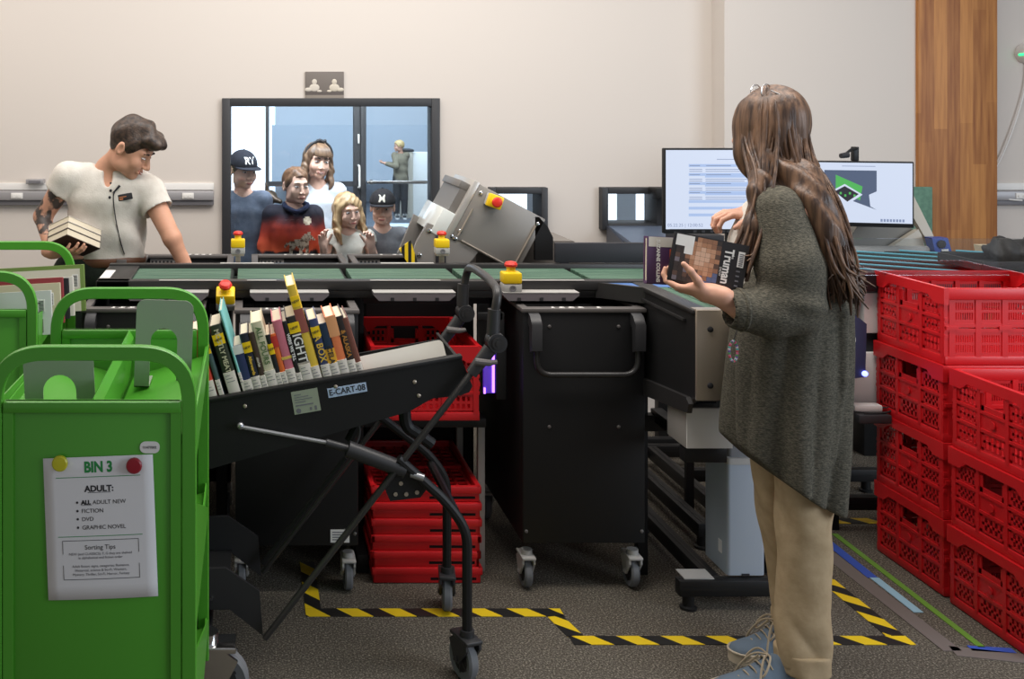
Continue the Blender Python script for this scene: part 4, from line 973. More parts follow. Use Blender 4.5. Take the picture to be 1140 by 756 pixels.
for z in (.200,.168,.137): b.box(x0+.058,MW/2-.03,-.0018,-.0012,z,z+.007)
b.build('table_row', bl, sc1, smooth=0)
b = MB()
for z in (.228,.221,.193,.186,.161,.154,.129,.122,.264): 
    if z != .264: b.box(x0+.002,x0+.048,-.0018,-.0012,z,z+.0022)
    b.box(x0+.06+(.04 if z==.264 else 0),x0+.06+random.uniform(.13,.2),-.0018,-.0012,z,z+.0022)
for z in (.241,.209,.177,.145): b.box(x0+.003,x0+.04,-.0022,-.0018,z,z+.003); b.box(x0+.062,x0+.15,-.0022,-.0018,z,z+.003)
b.build('table_text', gt, sc1, smooth=0)
b = MB(); b.text('05.22.25 | 12:00:52',.0165,front(-MW/2+.012,-.002,.030),'LEFT',ext=.0002); b.build('clock_text', gt, sc1, smooth=0)
b = MB(); b.box(-MW/2+.02,MW/2-.02,-.0018,-.0012,.016,.0165); 
for i,x in enumerate((-.16,-.13,-.10,-.085,-.06,-.04)): b.box(x,x+.012,-.0006,0,.004,.012)
b.build('taskbar', M['ink'], sc1, smooth=0)
b = MB(); b.box(-.025,.025,.025,.055,-.145,.15,.004); b.box(-.10,.10,-.02,.11,-.149,-.140,.004); b.build('stand', M['black'], mn)
m2 = thing('monitor', 'smaller monitor showing a green tray picture, right of the woman', 'monitor', (2.625,4.50,1.075), R(-14))
MW2, MH2 = .50, .285
b = MB(); b.box(-MW2/2,MW2/2,0,.022,0,MH2,.004); b.box(-.12,.12,.02,.05,.06,.22,.01); b.build('monitor_body', M['black'], m2)
b = MB(); b.box(-MW2/2+.007,MW2/2-.007,-.0012,0,.018,MH2-.007); sc2 = b.build('screen', scr, m2)
b = MB(); b.prism([(.00-.10,.245),(.105,.245),(.105,.075),(-.10,.155)],'y',-.002,-.0012); b.build('picture_ground', mat('screen_slate',(30,32,36),.3,emit=((84,98,126),.85)), sc2, smooth=0)
b = MB(); b.prism([(-.055,.225),(.05,.175),(.04,.115),(-.055,.165)],'y',-.0026,-.002); b.build('green_tray', mat('screen_green',(30,34,32),.3,emit=((84,190,92),.85)), sc2, smooth=0)
b = MB(); b.prism([(-.07,.155),(-.02,.185),(.05,.14),(-.01,.095)],'y',-.0032,-.0026); b.prism([(.075,.14),(.105,.155),(.105,.075),(.08,.09)],'y',-.0032,-.0026); b.build('pale_shape', scr, sc2, smooth=0)
b = MB(); b.prism([(-.06,.152),(-.02,.176),(.035,.142),(-.01,.108)],'y',-.0038,-.0032); b.build('dark_tray', mat('screen_dark',(40,40,48),.3,emit=((40,40,48),.3)), sc2, smooth=0)
b = MB(); [b.box(-.04+i*.018,-.032+i*.018,-.0044,-.0038,.140-(i%2)*.010,.150-(i%2)*.010) for i in range(4)]; b.build('tray_item', bpy.data.materials['screen_green'], sc2, smooth=0)
b = MB(); b.box(-.03,.10,-.0018,-.0012,.262,.2645); [b.box(.12+i*.012,.128+i*.012,-.0018,-.0012,.024+.0*i,.036) for i in range(8)]; b.build('screen_text', gt, sc2, smooth=0)
b = MB(); b.box(-.20,-.13,.02,.05,-.09,.10,.004); b.box(-.22,-.11,-.02,.12,-.09,-.08,.003); b.build('stand', M['black'], m2)
wc = thing('webcam', 'small black webcam on a bent arm above the smaller monitor', 'webcam', (2.655,4.50,1.360))
b = MB(); b.box(-.012,.012,-.0,.025,0,.062,.003); b.tube([(0,.0,.055),(-.03,-.01,.05),(-.055,-.02,.035)],.006,8); b.build('camera_arm', M['black'], wc)
b = MB(); b.tube([(-.05,-.02,.028),(-.085,-.03,.024)],[.013,.011],12); b.build('camera_head', M['ink'], wc)

# ================================================================ right end: wide belt unit, hood, bits and pieces
wb = thing('angled_belt_unit', 'wide conveyor unit with cyan belt lines behind the red crates', 'conveyor', (2.0,3.72,0))
b = MB(); b.box(0,1.30,0,.04,.93,1.0,.003); b.box(0,1.30,.70,.74,.90,.958,.003); b.box(0,1.30,.04,.70,.90,.955); b.build('unit_frame', M['dgrey'], wb)
b = MB(); b.box(0,1.30,.04,.70,.955,.965); b.build('belt_bed', mat('bed_grey',(92,100,100),.4), wb)
b = MB()
for i in range(-5,9): b.prism([(max(0,.12*i),.69) if i>=0 else (0,.69-.63*(-.12*i)/.95),(.12*i+.06 if i>=0 else .0,.69 if i>=0 else .69-.63*(-.12*i-.06)/.95),(min(1.3,.12*i+1.01),.06 if .12*i+1.01<1.3 else .69-.63*(1.3-.12*i-.06)/.95),(min(1.3,.12*i+.95),.06 if .12*i+.95<1.3 else .69-.63*(1.3-.12*i)/.95)],'z',.966,.980)
b.build('belt', M['beltdark'], wb)
b = MB()
for i in range(-4,9,2):
    s_ = lambda x: .69-.63*(x-.12*i-.065)/.95
    a0 = max(0.0,.12*i+.065); a1 = min(1.3,.12*i+1.015); b.tube([(a0,s_(a0),.983),(a1,s_(a1),.983)],.0035,6)
b.build('cyan_line', M['cyan'], wb)
for x in (.05,1.22):
    b = MB(); b.box(x,x+.04,.05,.09,0,.93,.003); b.box(x,x+.04,.62,.66,0,.93,.003); b.build('leg', M['black'], wb)
b = MB(); b.box(.10,.9,-.06,-.055,1.0,1.13); b.build('acrylic_guard', M['clear'], wb, smooth=0)
b = MB(); b.box(.05,1.2,-.005,-.001,.94,.99); b.build('apron', M['dgrey'], wb)
cb = thing('control_cabinet', 'white control cabinet behind the woman and the red crates', 'cabinet', (2.203,3.735,0))
b = MB(); b.box(.028,.48,.03,.3,.778,.895,.004); b.box(.028,.48,.0,.03,.778,.925,.004); b.box(-.028,.48,.0,.3,.517,.707,.004); b.build('cabinet_body', M['white'], cb)
b = MB(); b.box(0,.48,.02,.3,.707,.778); b.box(-.06,.055,-.12,0,.487,.517,.004); b.box(-.06,.48,0,.3,.487,.517,.004); b.build('shelf', M['dgrey'], cb)
for x in (-.0,.44): b = MB(); b.box(x,x+.03,.16,.2,0,.487,.002); b.build('leg', M['black'], cb)
sd = thing('scanner_tower', 'navy device with a blue light beside the woman in the cardigan', 'device', (2.105,3.60,0))
b = MB(); b.prism([(-.03,.645),(.05,.655),(.055,.84),(.02,.868),(-.03,.872)],'y',0,.16); b.build('tower_body', M['navy'], sd)
b = MB(); b.box(-.05,-.03,-.01,.17,.58,.895,.004); b.build('tower_side', M['egrey'], sd)
b = MB(); b.sphere((.046,-.004,.668),.010); b.build('status_light', mat('blue_light',(120,130,255),.3,emit=((120,130,255),4)), sd)
b = MB(); b.box(-.02,.03,.14,.28,.60,.64,.003); b.box(-.02,.19,.24,.29,.60,.64,.003); b.build('bracket', M['black'], sd)
ad = thing('power_adapter', 'white power adapter with cables on the low shelf beside the crates', 'adapter', (2.195,3.665,.517))
b = MB(); b.box(-.05,.05,-.02,.02,0,.026,.006); b.build('adapter_body', M['white'], ad)
b = MB(); b.tube(smoothpath([(-.05,0,.012),(-.085,-.01,.03),(-.11,-.01,.012),(-.07,-.02,.006),(-.02,-.03,.004),(.06,-.03,.004),(.10,-.01,.005)],3),.003,6); b.tube(smoothpath([(.05,0,.012),(.09,-.02,.02),(.06,-.035,.004),(-.03,-.04,.004)],3),.0025,6); b.build('cable', M['darkrub'], ad)
hd = thing('machine_hood', 'beige sloping machine hood below the smaller monitor', 'machine', (2.72,4.62,.94))
b = MB(); b.prism([(-.06,0),(.30,0),(.30,.04),(.20,.235),(.10,.235)],'y',.02,.30); b.build('hood_body', mat('hood_grey',(132,128,120),.5), hd)
for y in (-.01,.30):
    b = MB(); b.prism([(.36,-.02),(.395,-.02),(.255,.26),(.20,.30),(.175,.30)],'y',y,y+.03); b.prism([(.10,.0),(.27,.11),(.285,.085),(.30,.03),(.33,.03),(.36,-.02),(.10,-.02)],'y',y-.01,y+.02); b.build('side_frame', M['cream'], hd)
b = MB(); b.tube([(-.10,-.03,.015),(.30,-.03,.015)],.024,14); b.build('roller', M['egrey'], hd)
b = MB(); 
for i in range(14): b.box(-.10+i*.03,-.095+i*.03,-.075,-.05,-.03,.012)
b.box(-.10,.30,-.075,-.07,-.03,-.024); b.box(-.1,.3,-.075,-.07,.008,.012); b.build('comb_grille', M['dgrey'], hd)
b = MB(); b.box(-.10,-.04,-.02,.0,.06,.085); b.build('yellow_label', M['yellow'], hd)
b = MB(); b.box(.1,.16,.1,.2,-.94,0,.003); b.box(-.05,0,.1,.2,-.94,0,.003); b.build('leg', M['black'], hd)
b = MB(); b.box(0,.135,0,.02,0,.34,.003); bd = tag(b.build('green_board', mat('green_felt',(88,124,106),.8,noise=(40,(100,138,118),.4,.6)), loc=(3.25,5.10,.86)), 'green felt board leaning against the timber column', 'board')
b = MB(); b.box(0,.03,0,.02,-.86,0); b.box(.1,.13,0,.02,-.86,0); b.build('leg', M['black'], bd)
bt = thing('tape_dispenser', 'blue device with a dark dial standing before the timber column', 'device', (3.03,4.54,.935), 0)
b = MB(); b.prism([(0,0),(.075,0),(.05,.085),(-.02,.085)],'y',0,.05); b.build('device_body', mat('royal_blue',(46,76,160),.4), bt)
b = MB(); b.lathe([(.018,0),(.018,.008),(.012,.01)],16,Matrix.Translation((.02,0,.058))@Rx); b.build('dial', M['ink'], bt)
b = MB(); b.box(.022,.052,-.002,0,.015,.036); b.build('paper_tag', M['white'], bt)
tb = thing('side_table', 'narrow dark side table by the timber column carrying the blue device', 'table', (2.98,4.50,0))
b = MB(); b.box(0,1.0,.0,.105,.905,.935,.003) ; b.build('tabletop', mat('table_brown',(86,68,56),.45), tb)
for x,y in ((.02,.03),(.92,.03)): b = MB(); b.box(x,x+.04,y,y+.04,0,.905,.003); b.build('leg', M['black'], tb)
tt = thing('black_tote', 'shallow black tote box behind the topmost red crates', 'box', (2.88,3.765,1.0))
b = MB(); b.box(-.21,.30,-.02,-.008,-.0,.034,.003); b.box(-.21,.30,.22,.232,0,.034,.003); b.box(-.21,-.198,-.008,.22,0,.034); b.box(.288,.30,-.008,.22,0,.034); b.box(-.2,.29,-.008,.22,0,.008); b.build('tote_body', M['ink'], tt)
pc = thing('paper_cup_tray', 'small cream tapered tray on the side table before the timber column', 'tray', (3.28,4.53,.935))
b = MB(); b.prism([(-.035,0),(.035,0),(.045,.05),(-.045,.05)],'y',0,.07); b.build('tray_body', mat('cream_tray',(240,224,190),.5), pc)  # plain cream colour without emission
# ================================================================ implicit surfaces for people and cloth
class Sdf:
    def __init__(s, lo, hi, h):
        s.h = h; s.lo = np.array(lo, float)
        n = np.ceil((np.array(hi)-s.lo)/h).astype(int)+1; s.n = n
        s.ax = [(s.lo[i]+h*np.arange(n[i])).astype(np.float32) for i in range(3)]
        s.D = np.full(n, .2, np.float32)
    def blk(s, lo, hi, m):
        sl = []
        for i in range(3):
            a = int(max(0, math.floor((lo[i]-m-s.lo[i])/s.h))); b = int(min(s.n[i], math.ceil((hi[i]+m-s.lo[i])/s.h)+1))
            if b <= a: return None
            sl.append(slice(a,b))
        g = (s.ax[0][sl[0]][:,None,None], s.ax[1][sl[1]][None,:,None], s.ax[2][sl[2]][None,None,:])
        return tuple(sl), g
    def comb(s, sl, d, k, op):
        a = s.D[sl]
        if op == 'sub':
            d = -d; h = np.maximum(k-np.abs(a-d),0)/k if k > 0 else 0; s.D[sl] = np.maximum(a,d)+h*h*k*.25
        elif op == 'int': s.D[sl] = np.maximum(a,d)
        else:
            h = np.maximum(k-np.abs(a-d),0)/k if k > 0 else 0; s.D[sl] = np.minimum(a,d)-h*h*k*.25
    def cap(s, a, b, ra, rb=None, k=.02, op='add'):
        a = np.array(a,float); b = np.array(b,float); rb = ra if rb is None else rb; r = max(ra,rb)
        q = s.blk(np.minimum(a,b)-r, np.maximum(a,b)+r, k+3*s.h)
        if q is None: return s
        sl,(X,Y,Z) = q; u = b-a; L = max(float(u@u),1e-9)
        t = np.clip(((X-a[0])*u[0]+(Y-a[1])*u[1]+(Z-a[2])*u[2])/L,0,1)
        d = np.sqrt((X-a[0]-t*u[0])**2+(Y-a[1]-t*u[1])**2+(Z-a[2]-t*u[2])**2)-(ra+(rb-ra)*t)
        s.comb(sl,d,k,op); return s
    def chain(s, pts, rs, k=.015):
        for i in range(len(pts)-1): s.cap(pts[i],pts[i+1],rs[i],rs[i+1],k)
        return s
    def ell(s, c, r, rot=None, k=.02, op='add'):
        c = np.array(c,float); R_ = np.array(rot) if rot is not None else np.eye(3); m = max(r)
        q = s.blk(c-m, c+m, k+3*s.h)
        if q is None: return s
        sl,(X,Y,Z) = q; x,y,z = X-c[0],Y-c[1],Z-c[2]
        p = [(R_[0,i]*x+R_[1,i]*y+R_[2,i]*z) for i in range(3)]
        k0 = np.sqrt(sum((p[i]/r[i])**2 for i in range(3))); k1 = np.sqrt(sum((p[i]/r[i]**2)**2 for i in range(3)))
        d = k0*(k0-1)/np.maximum(k1,1e-6); s.comb(sl,d.astype(np.float32),k,op); return s
    def box(s, c, hf, rot=None, rd=.005, k=.01, op='add'):
        c = np.array(c,float); R_ = np.array(rot) if rot is not None else np.eye(3); m = float(np.linalg.norm(hf))
        q = s.blk(c-m, c+m, k+3*s.h)
        if q is None: return s
        sl,(X,Y,Z) = q; x,y,z = X-c[0],Y-c[1],Z-c[2]
        p = [np.abs(R_[0,i]*x+R_[1,i]*y+R_[2,i]*z)-(hf[i]-rd) for i in range(3)]
        d = np.sqrt(sum(np.maximum(a,0)**2 for a in p))+np.minimum(np.maximum(np.maximum(p[0],p[1]),p[2]),0)-rd
        s.comb(sl,d,k,op); return s
    def loft(s, keys, k=.02, fold=None, pw=2.3, op='add', rnd=.02):
        """keys: (z, cx, cy, rx, ry, angle) from low to high"""
        K = np.array(keys,float); z0,z1 = K[0,0],K[-1,0]; m = float(max(K[:,3].max(),K[:,4].max()))+.03
        q = s.blk((K[:,1].min()-m,K[:,2].min()-m,z0),(K[:,1].max()+m,K[:,2].max()+m,z1), k+3*s.h)
        if q is None: return s
        sl,(X,Y,Z) = q; zz = s.ax[2][sl[2]]
        # smooth interpolation of the keys along z
        zc = np.clip(zz,z0,z1); f = [np.interp(zc,K[:,0],K[:,i]) for i in range(1,6)]
        w = max(1,int(.02/s.h)); 
        if w > 1:
            ker = np.ones(2*w+1)/(2*w+1); f = [np.convolve(np.pad(a,w,'edge'),ker,'valid') for a in f]
        cx,cy,rx,ry,an = [a[None,None,:].astype(np.float32) for a in f]
        ca,sa = np.cos(an),np.sin(an); x = (X-cx)*ca+(Y-cy)*sa; y = -(X-cx)*sa+(Y-cy)*ca
        rr = (np.abs(x/rx)**pw+np.abs(y/ry)**pw)**(1/pw)
        mr = np.minimum(rx,ry)*.5+np.sqrt(rx*ry)*.5
        d = (rr-1)*mr
        if fold is not None: d = d + fold(np.arctan2(y/ry,x/rx), Z, X, Y)
        e = np.maximum(Z-z1, z0-Z); d = np.where(e > -rnd, np.sqrt(np.maximum(d+rnd,0)**2+np.maximum(e+rnd,0)**2)-rnd+np.minimum(np.maximum(d+rnd,e+rnd),0), d)
        s.comb(sl,d.astype(np.float32),k,op); return s
    def cut(s, fn):
        """keep where fn(X,Y,Z) < 0"""
        X,Y,Z = s.ax[0][:,None,None],s.ax[1][None,:,None],s.ax[2][None,None,:]
        s.D = np.maximum(s.D, fn(X,Y,Z).astype(np.float32)); return s
    def warp(s, fn):
        X,Y,Z = s.ax[0][:,None,None],s.ax[1][None,:,None],s.ax[2][None,None,:]
        s.D = s.D + fn(X,Y,Z).astype(np.float32); return s
    def mesh(s):
        D = s.D; D[0]=D[-1]=.2; D[:,0]=D[:,-1]=.2; D[:,:,0]=D[:,:,-1]=.2
        I = D < 0; nx,ny,nz = D.shape
        cnt = np.zeros((nx-1,ny-1,nz-1),np.uint8); C = [(i,j,k) for i in (0,1) for j in (0,1) for k in (0,1)]
        for i,j,k in C: cnt += I[i:nx-1+i,j:ny-1+j,k:nz-1+k]
        act = (cnt > 0) & (cnt < 8); idx = np.argwhere(act); N = len(idx)
        vid = np.full(act.shape,-1,np.int32); vid[act] = np.arange(N)
        acc = np.zeros((N,3)); w = np.zeros(N)
        for a in C:
            for ax in range(3):
                if a[ax]: continue
                b = list(a); b[ax] = 1
                da = D[idx[:,0]+a[0],idx[:,1]+a[1],idx[:,2]+a[2]]; db = D[idx[:,0]+b[0],idx[:,1]+b[1],idx[:,2]+b[2]]
                c = (da < 0) != (db < 0); t = np.where(c, da/np.where(c,da-db,1), 0)
                p = np.tile(np.array(a,float),(N,1)); p[:,ax] += t; acc += p*c[:,None]; w += c
        V = s.lo + s.h*(idx+acc/w[:,None])
        Q = []
        for ax in range(3):
            A = np.moveaxis(I,ax,0); ed = A[:-1] != A[1:]; e = np.argwhere(ed); 
            e2 = np.empty_like(e); o = [(1,2),(0,2),(0,1)][ax]
            e2[:,ax] = e[:,0]; e2[:,o[0]] = e[:,1]; e2[:,o[1]] = e[:,2]
            ok = (e2[:,o[0]]>0)&(e2[:,o[1]]>0)&(e2[:,o[0]]<D.shape[o[0]]-1)&(e2[:,o[1]]<D.shape[o[1]]-1); e2 = e2[ok]
            ins = I[e2[:,0],e2[:,1],e2[:,2]]
            def g(du,dv):
                c = e2.copy(); c[:,o[0]] -= du; c[:,o[1]] -= dv; return vid[c[:,0],c[:,1],c[:,2]]
            q = np.stack([g(1,1),g(0,1),g(0,0),g(1,0)],1)
            fl = ins if ax != 1 else ~ins
            q[~fl] = q[~fl][:,::-1]; Q.append(q)
        return V, np.concatenate(Q)
def relax(V, Q, it=2, f=.5):
    n = len(V); e = np.concatenate([Q[:,[0,1]],Q[:,[1,2]],Q[:,[2,3]],Q[:,[3,0]]])
    for _ in range(it):
        A = np.zeros_like(V); c = np.bincount(e.ravel(),minlength=n)
        for d in range(3): A[:,d] = np.bincount(e[:,0],V[e[:,1],d],n)+np.bincount(e[:,1],V[e[:,0],d],n)
        V = V*(1-f)+f*A/np.maximum(c,1)[:,None]
    return V
def np_object(name, parts, mats, parent=None, matfn=None):
    """parts: list of (V,Q); matfn(centres) -> material index per face"""
    Vs=[]; Qs=[]; o=0
    for V,Q in parts: Vs.append(V); Qs.append(Q+o); o += len(V)
    V = np.concatenate(Vs); Q = np.concatenate(Qs); me = bpy.data.meshes.new(name)
    me.vertices.add(len(V)); me.vertices.foreach_set('co',V.astype(np.float32).ravel())
    me.loops.add(Q.size); me.loops.foreach_set('vertex_index',Q.astype(np.int32).ravel())
    me.polygons.add(len(Q)); me.polygons.foreach_set('loop_start',np.arange(0,Q.size,4,dtype=np.int32))
    try: me.polygons.foreach_set('loop_total',np.full(len(Q),4,dtype=np.int32))
    except Exception: pass
    for m in (mats if isinstance(mats,(list,tuple)) else [mats]): me.materials.append(m)
    if matfn is not None: me.polygons.foreach_set('material_index',matfn(V[Q].mean(1)).astype(np.int32))
    me.update(calc_edges=True); me.validate(); me.shade_smooth()
    ob = bpy.data.objects.new(name,me); COL.objects.link(ob)
    if parent: ob.parent = parent
    return ob
def rotm(yaw=0, pitch=0, roll=0):
    """head turn: yaw about z, then pitch (nod forward), then roll; the face looks along local -Y"""
    return np.array((Matrix.Rotation(R(yaw),3,'Z') @ Matrix.Rotation(R(pitch),3,'X') @ Matrix.Rotation(R(roll),3,'Y')))
def head(g, c, Rm, s=1.0, ears=True, kid=0):
    c = np.array(c,float); P = lambda x,y,z: c+Rm@(np.array((x,y,z))*s); r3 = lambda *r: tuple(a*s for a in r)
    g.ell(P(0,.012,.032),r3(.075,.094,.086),Rm,.02*s); g.ell(P(0,-.032,-.032+.006*kid),r3(.058+.004*kid,.062,.078-.008*kid),Rm,.03*s)
    g.ell(P(0,-.068,-.095+.010*kid),r3(.026,.022,.018),Rm,.025*s)
    for q in (-1,1):
        g.ell(P(q*.036,-.064,-.03),r3(.025,.022,.026),Rm,.02*s); g.ell(P(q*.045,-.01,-.07),r3(.02,.035,.025),Rm,.03*s)
    g.cap(P(-.036,-.079,.026),P(.036,-.079,.026),(.012-.004*kid)*s,(.012-.004*kid)*s,.02*s)
    for q in (-1,1): g.ell(P(q*.031,-.101,.008),r3(.018,.016,.011),Rm,.012*s,'sub')
    g.cap(P(0,-.092,.010-.006*kid),P(0,-.111+.006*kid,-.028),.007*s,(.0125-.003*kid)*s,.012*s)
    for q in (-1,1): g.ell(P(q*.011,-.103,-.033),r3(.008,.010,.007),Rm,.006*s)
    g.cap(P(-.019,-.090,-.062),P(.019,-.090,-.062),.0075*s,.0075*s,.008*s)
    if ears:
        for q in (-1,1): g.ell(P(q*.078,.014,-.002),tuple(a*s for a in (.010,.020,.031)),Rm,.006*s); g.ell(P(q*.086,.010,.0),r3(.006,.010,.018),Rm,.003*s,'sub')
    return P
EYE_W = mat('eye_white',(214,208,204),.3); EYE_D = mat('iris_brown',(52,38,30),.2); LIP = mat('lips',(172,96,90),.45); TEETH = mat('teeth',(236,230,220),.35)
def face_parts(body, c, Rm, s, brow, smile=.5, teeth=False, lip=None, lid=1.0):
    c = np.array(c,float); P = lambda x,y,z: tuple(c+Rm@(np.array((x,y,z))*s)); M4 = Matrix(Rm.tolist()).to_4x4()
    for q in (-1,1):
        b = MB(); b.M = Matrix.Translation(P(q*.031,-.0815,.008)) @ M4; b.sphere((0,0,0),(.0148*s,.0120*s,.0080*lid*s),14,9); e = b.build('eye', EYE_W, body)
        b = MB(); b.M = Matrix.Translation(P(q*.031,-.0895,.0075)) @ M4; b.sphere((0,0,0),(.0064*s,.0045*s,.0068*lid*s),10,7); b.build('iris', EYE_D, e)
        b = MB(); b.tube([P(q*.014,-.0915,.0285),P(q*.031,-.0945,.0335),P(q*.050,-.080,.029)],[.0035*s,.0042*s,.002*s],8); b.build('eyebrow', brow, body)
    z = -.062; sm = .006*smile
    b = MB(); b.tube([P(-.024,-.088,z+sm),P(-.011,-.0975,z-.001),P(0,-.0995,z-.002),P(.011,-.0975,z-.001),P(.024,-.088,z+sm)],[.002*s,.0048*s,.0055*s,.0048*s,.002*s],8); l = b.build('lips', lip or LIP, body)
    if teeth:
        b = MB(); b.tube([P(-.015,-.0985,z+sm*.4),P(0,-.1045,z-.001),P(.015,-.0985,z+sm*.4)],[.0014*s,.0024*s,.0014*s],8); b.build('teeth', TEETH, l)
def hand(g, wrist, d, nrm, s=1.0, side=1, curl=(25,30,30,35), spread=6, thumb=None):
    """wrist point, finger direction d, palm normal nrm; side=+1: thumb on the d x nrm side"""
    w = np.array(wrist,float); d = np.array(d,float); d /= np.linalg.norm(d); n = np.array(nrm,float); n -= d*(n@d); n /= np.linalg.norm(n); u = np.cross(d,n)*side
    Rm = np.stack([u,d,n],1)
    g.ell(w+d*.048*s+u*.002*s,(.040*s,.052*s,.0145*s),Rm,.012*s); g.cap(w-d*.03*s,w+d*.02*s,.024*s,.026*s,.02*s); g.ell(w+d*.035*s+u*.026*s+n*.006*s,(.016*s,.03*s,.015*s),Rm,.012*s)
    for i,(o,L,b) in enumerate(((.029,.074,.090),(.010,.082,.096),(-.010,.076,.092),(-.028,.058,.082))):
        a = R(curl[i]); p = w+d*b*s*.97+u*o*s; dd = d+u*math.tan(R(spread*(1-i*.67)))*1.0; dd /= np.linalg.norm(dd)
        r = (.0088,.0080,.0072,.0062) if i < 3 else (.0078,.0070,.0064,.0055); tot = a*.5; q = p-dd*.02*s; pts = [q,p]
        for f in (.46,.30,.24):
            v = dd*math.cos(tot)+n*math.sin(tot); pts.append(pts[-1]+v*L*f*s); tot += a
        rr = [r[0]*s*1.05,r[0]*s*1.05,r[1]*s,r[2]*s,r[3]*s]
        g.chain(pts,rr,.003*s)
    t = thumb or (.55,.75,.25)
    tv = u*t[0]+d*t[1]+n*t[2]; tv /= np.linalg.norm(tv); t2 = tv*.8+d*.45+n*.15; t2 /= np.linalg.norm(t2)
    b0 = w+d*.018*s+u*.022*s; p1 = b0+tv*.040*s; p2 = p1+(tv*.6+t2*.4)*.034*s; p3 = p2+t2*.026*s
    g.chain([b0,p1,p2,p3],[.014*s,.0115*s,.0098*s,.0075*s],.006*s)
    return u
def skin(name, rgb): return mat(name, rgb, .5, spec=.35, noise=(18,tuple(int(c*.94) for c in rgb),.35,.7))
def cloth(name, rgb, rgb2=None, sc=40, rough=.9, bs=160, bump=.35, stretch=None):
    return mat(name, rgb, rough, spec=.15, bump=(bs,bump) if stretch is None else (bs,bump,stretch), noise=(sc,rgb2 or tuple(int(c*.9) for c in rgb),.35,.68))
def hairm(name, rgb, rgb2, st=(1,1,.08)): return mat(name, rgb, .42, spec=.5, noise=(70,rgb2,.36,.66,st), bump=(160,.5,st))
def shoe(parent, toe, heel, s=1.0, upper=None, sole=None, lace=None, name='shoe'):
    """low canvas sneaker from heel to toe, standing on the floor"""
    t = Vector(toe); h = Vector(heel); d = (t-h); L = d.length; d.normalize(); ang = math.atan2(d.y,d.x)
    T = Matrix.Translation(h) @ Matrix.Rotation(ang,4,'Z')
    def outline(k, x0=0, x1=1.0):
        prof = [(0,.0),(.02,.022),(.10,.033),(.30,.034),(.5,.036),(.68,.045),(.82,.046),(.92,.036),(.98,.018),(1.0,0)]
        up = [(L*(x0+(x1-x0)*a),w*k) for a,w in prof]; return up[:-1]+[(L*x1,0)]+[(x,-w) for x,w in up[::-1]][1:-1]
    b = MB(); b.M = T; o = outline(1.0*L/.27)
    b.prism(o[::-1],'z',.0,.030,); sl = b.build('sole', sole, None, smooth=60)
    # upper: loft of rings along the shoe
    b = MB(); b.M = T; rings = []
    for a,w,hh in ((.015,.018,.085),(.06,.03,.10),(.14,.033,.105),(.26,.033,.105),(.36,.034,.112),(.46,.036,.098),(.58,.041,.078),(.70,.044,.062),(.82,.043,.052),(.92,.032,.046),(.975,.014,.038)):
        k = L/.27; rings.append([(a*L,math.cos(R(q))*w*k*(1 if math.sin(R(q))<.5 else 1),.026+(hh-.026)*max(0,math.sin(R(q)))**.8) for q in range(0,181,15)])
    n = len(rings[0]); vs = [p for r_ in rings for p in r_]; fs = [(i*n+j,i*n+j+1,(i+1)*n+j+1,(i+1)*n+j) for i in range(len(rings)-1) for j in range(n-1)]
    fs += [tuple(range(n-1,-1,-1)),tuple((len(rings)-1)*n+j for j in range(n))]
    b.add(vs,fs); up = b.build(name, upper, parent, smooth=60)
    sl.parent = up
    b = MB(); b.M = T
    for i in range(5):
        x = L*(.43+.062*i); z = .108-.0125*i-.002; b.tube([(x,-.026,z-.022),(x+.008,-.012,z-.002),(x+.012,0,z+.003),(x+.008,.012,z-.002),(x,.026,z-.022)],.0036,6,flat=.6)
    x = L*.42
    for q in (-1,1): b.tube(smoothpath([(x,0,.112),(x+.01,q*.03,.120),(x+.035,q*.048,.088),(x+.045,q*.035,.066),(x+.02,q*.012,.106)],2),.0028,6); b.tube(smoothpath([(x,0,.112),(x+.03,q*.022,.110),(x+.055,q*.050,.058),(x+.06,q*.058,.034)],2),.0028,6)
    b.build('shoelace', lace or M['cream'], up)
    b = MB(); b.M = T; o = outline(1.005*L/.27)
    b.tube([(x,y,.030) for x,y in o],.0035,6,closed=True); b.build('sole_piping', sole, up)
    return up
g = Sdf((2.72,3.70,.98),(3.20,4.0,1.16),.006)
for i in range(10): g.ell((2.84+.032*i,3.865+.05*math.sin(i*2.1),1.045+.018*math.sin(i*1.7+.5)),(.05,.07,.038),None,.03)
g.warp(lambda X,Y,Z: .006*np.sin(60*X+40*Y)+.005*np.sin(90*Z+50*X-30*Y)+.006*(1-2*np.abs(np.sin(35*X-45*Y+20*Z)))); V,Q = g.mesh()
tag(np_object('black_cloth',[(V,Q)],M['darkrub']),'crumpled black cloth lying in the black tote right of the column','cloth')
# ================================================================ people
from mathutils.bvhtree import BVHTree
def adopt(o, root): o.parent = root; o.matrix_parent_inverse = Matrix.Translation(-Vector(root.location)); return o
SK_W = skin('skin_fair', (226,172,146)); SK_M = skin('skin_man', (222,166,138)); SK_K = skin('skin_child', (238,192,170))
rng = np.random.RandomState(5)

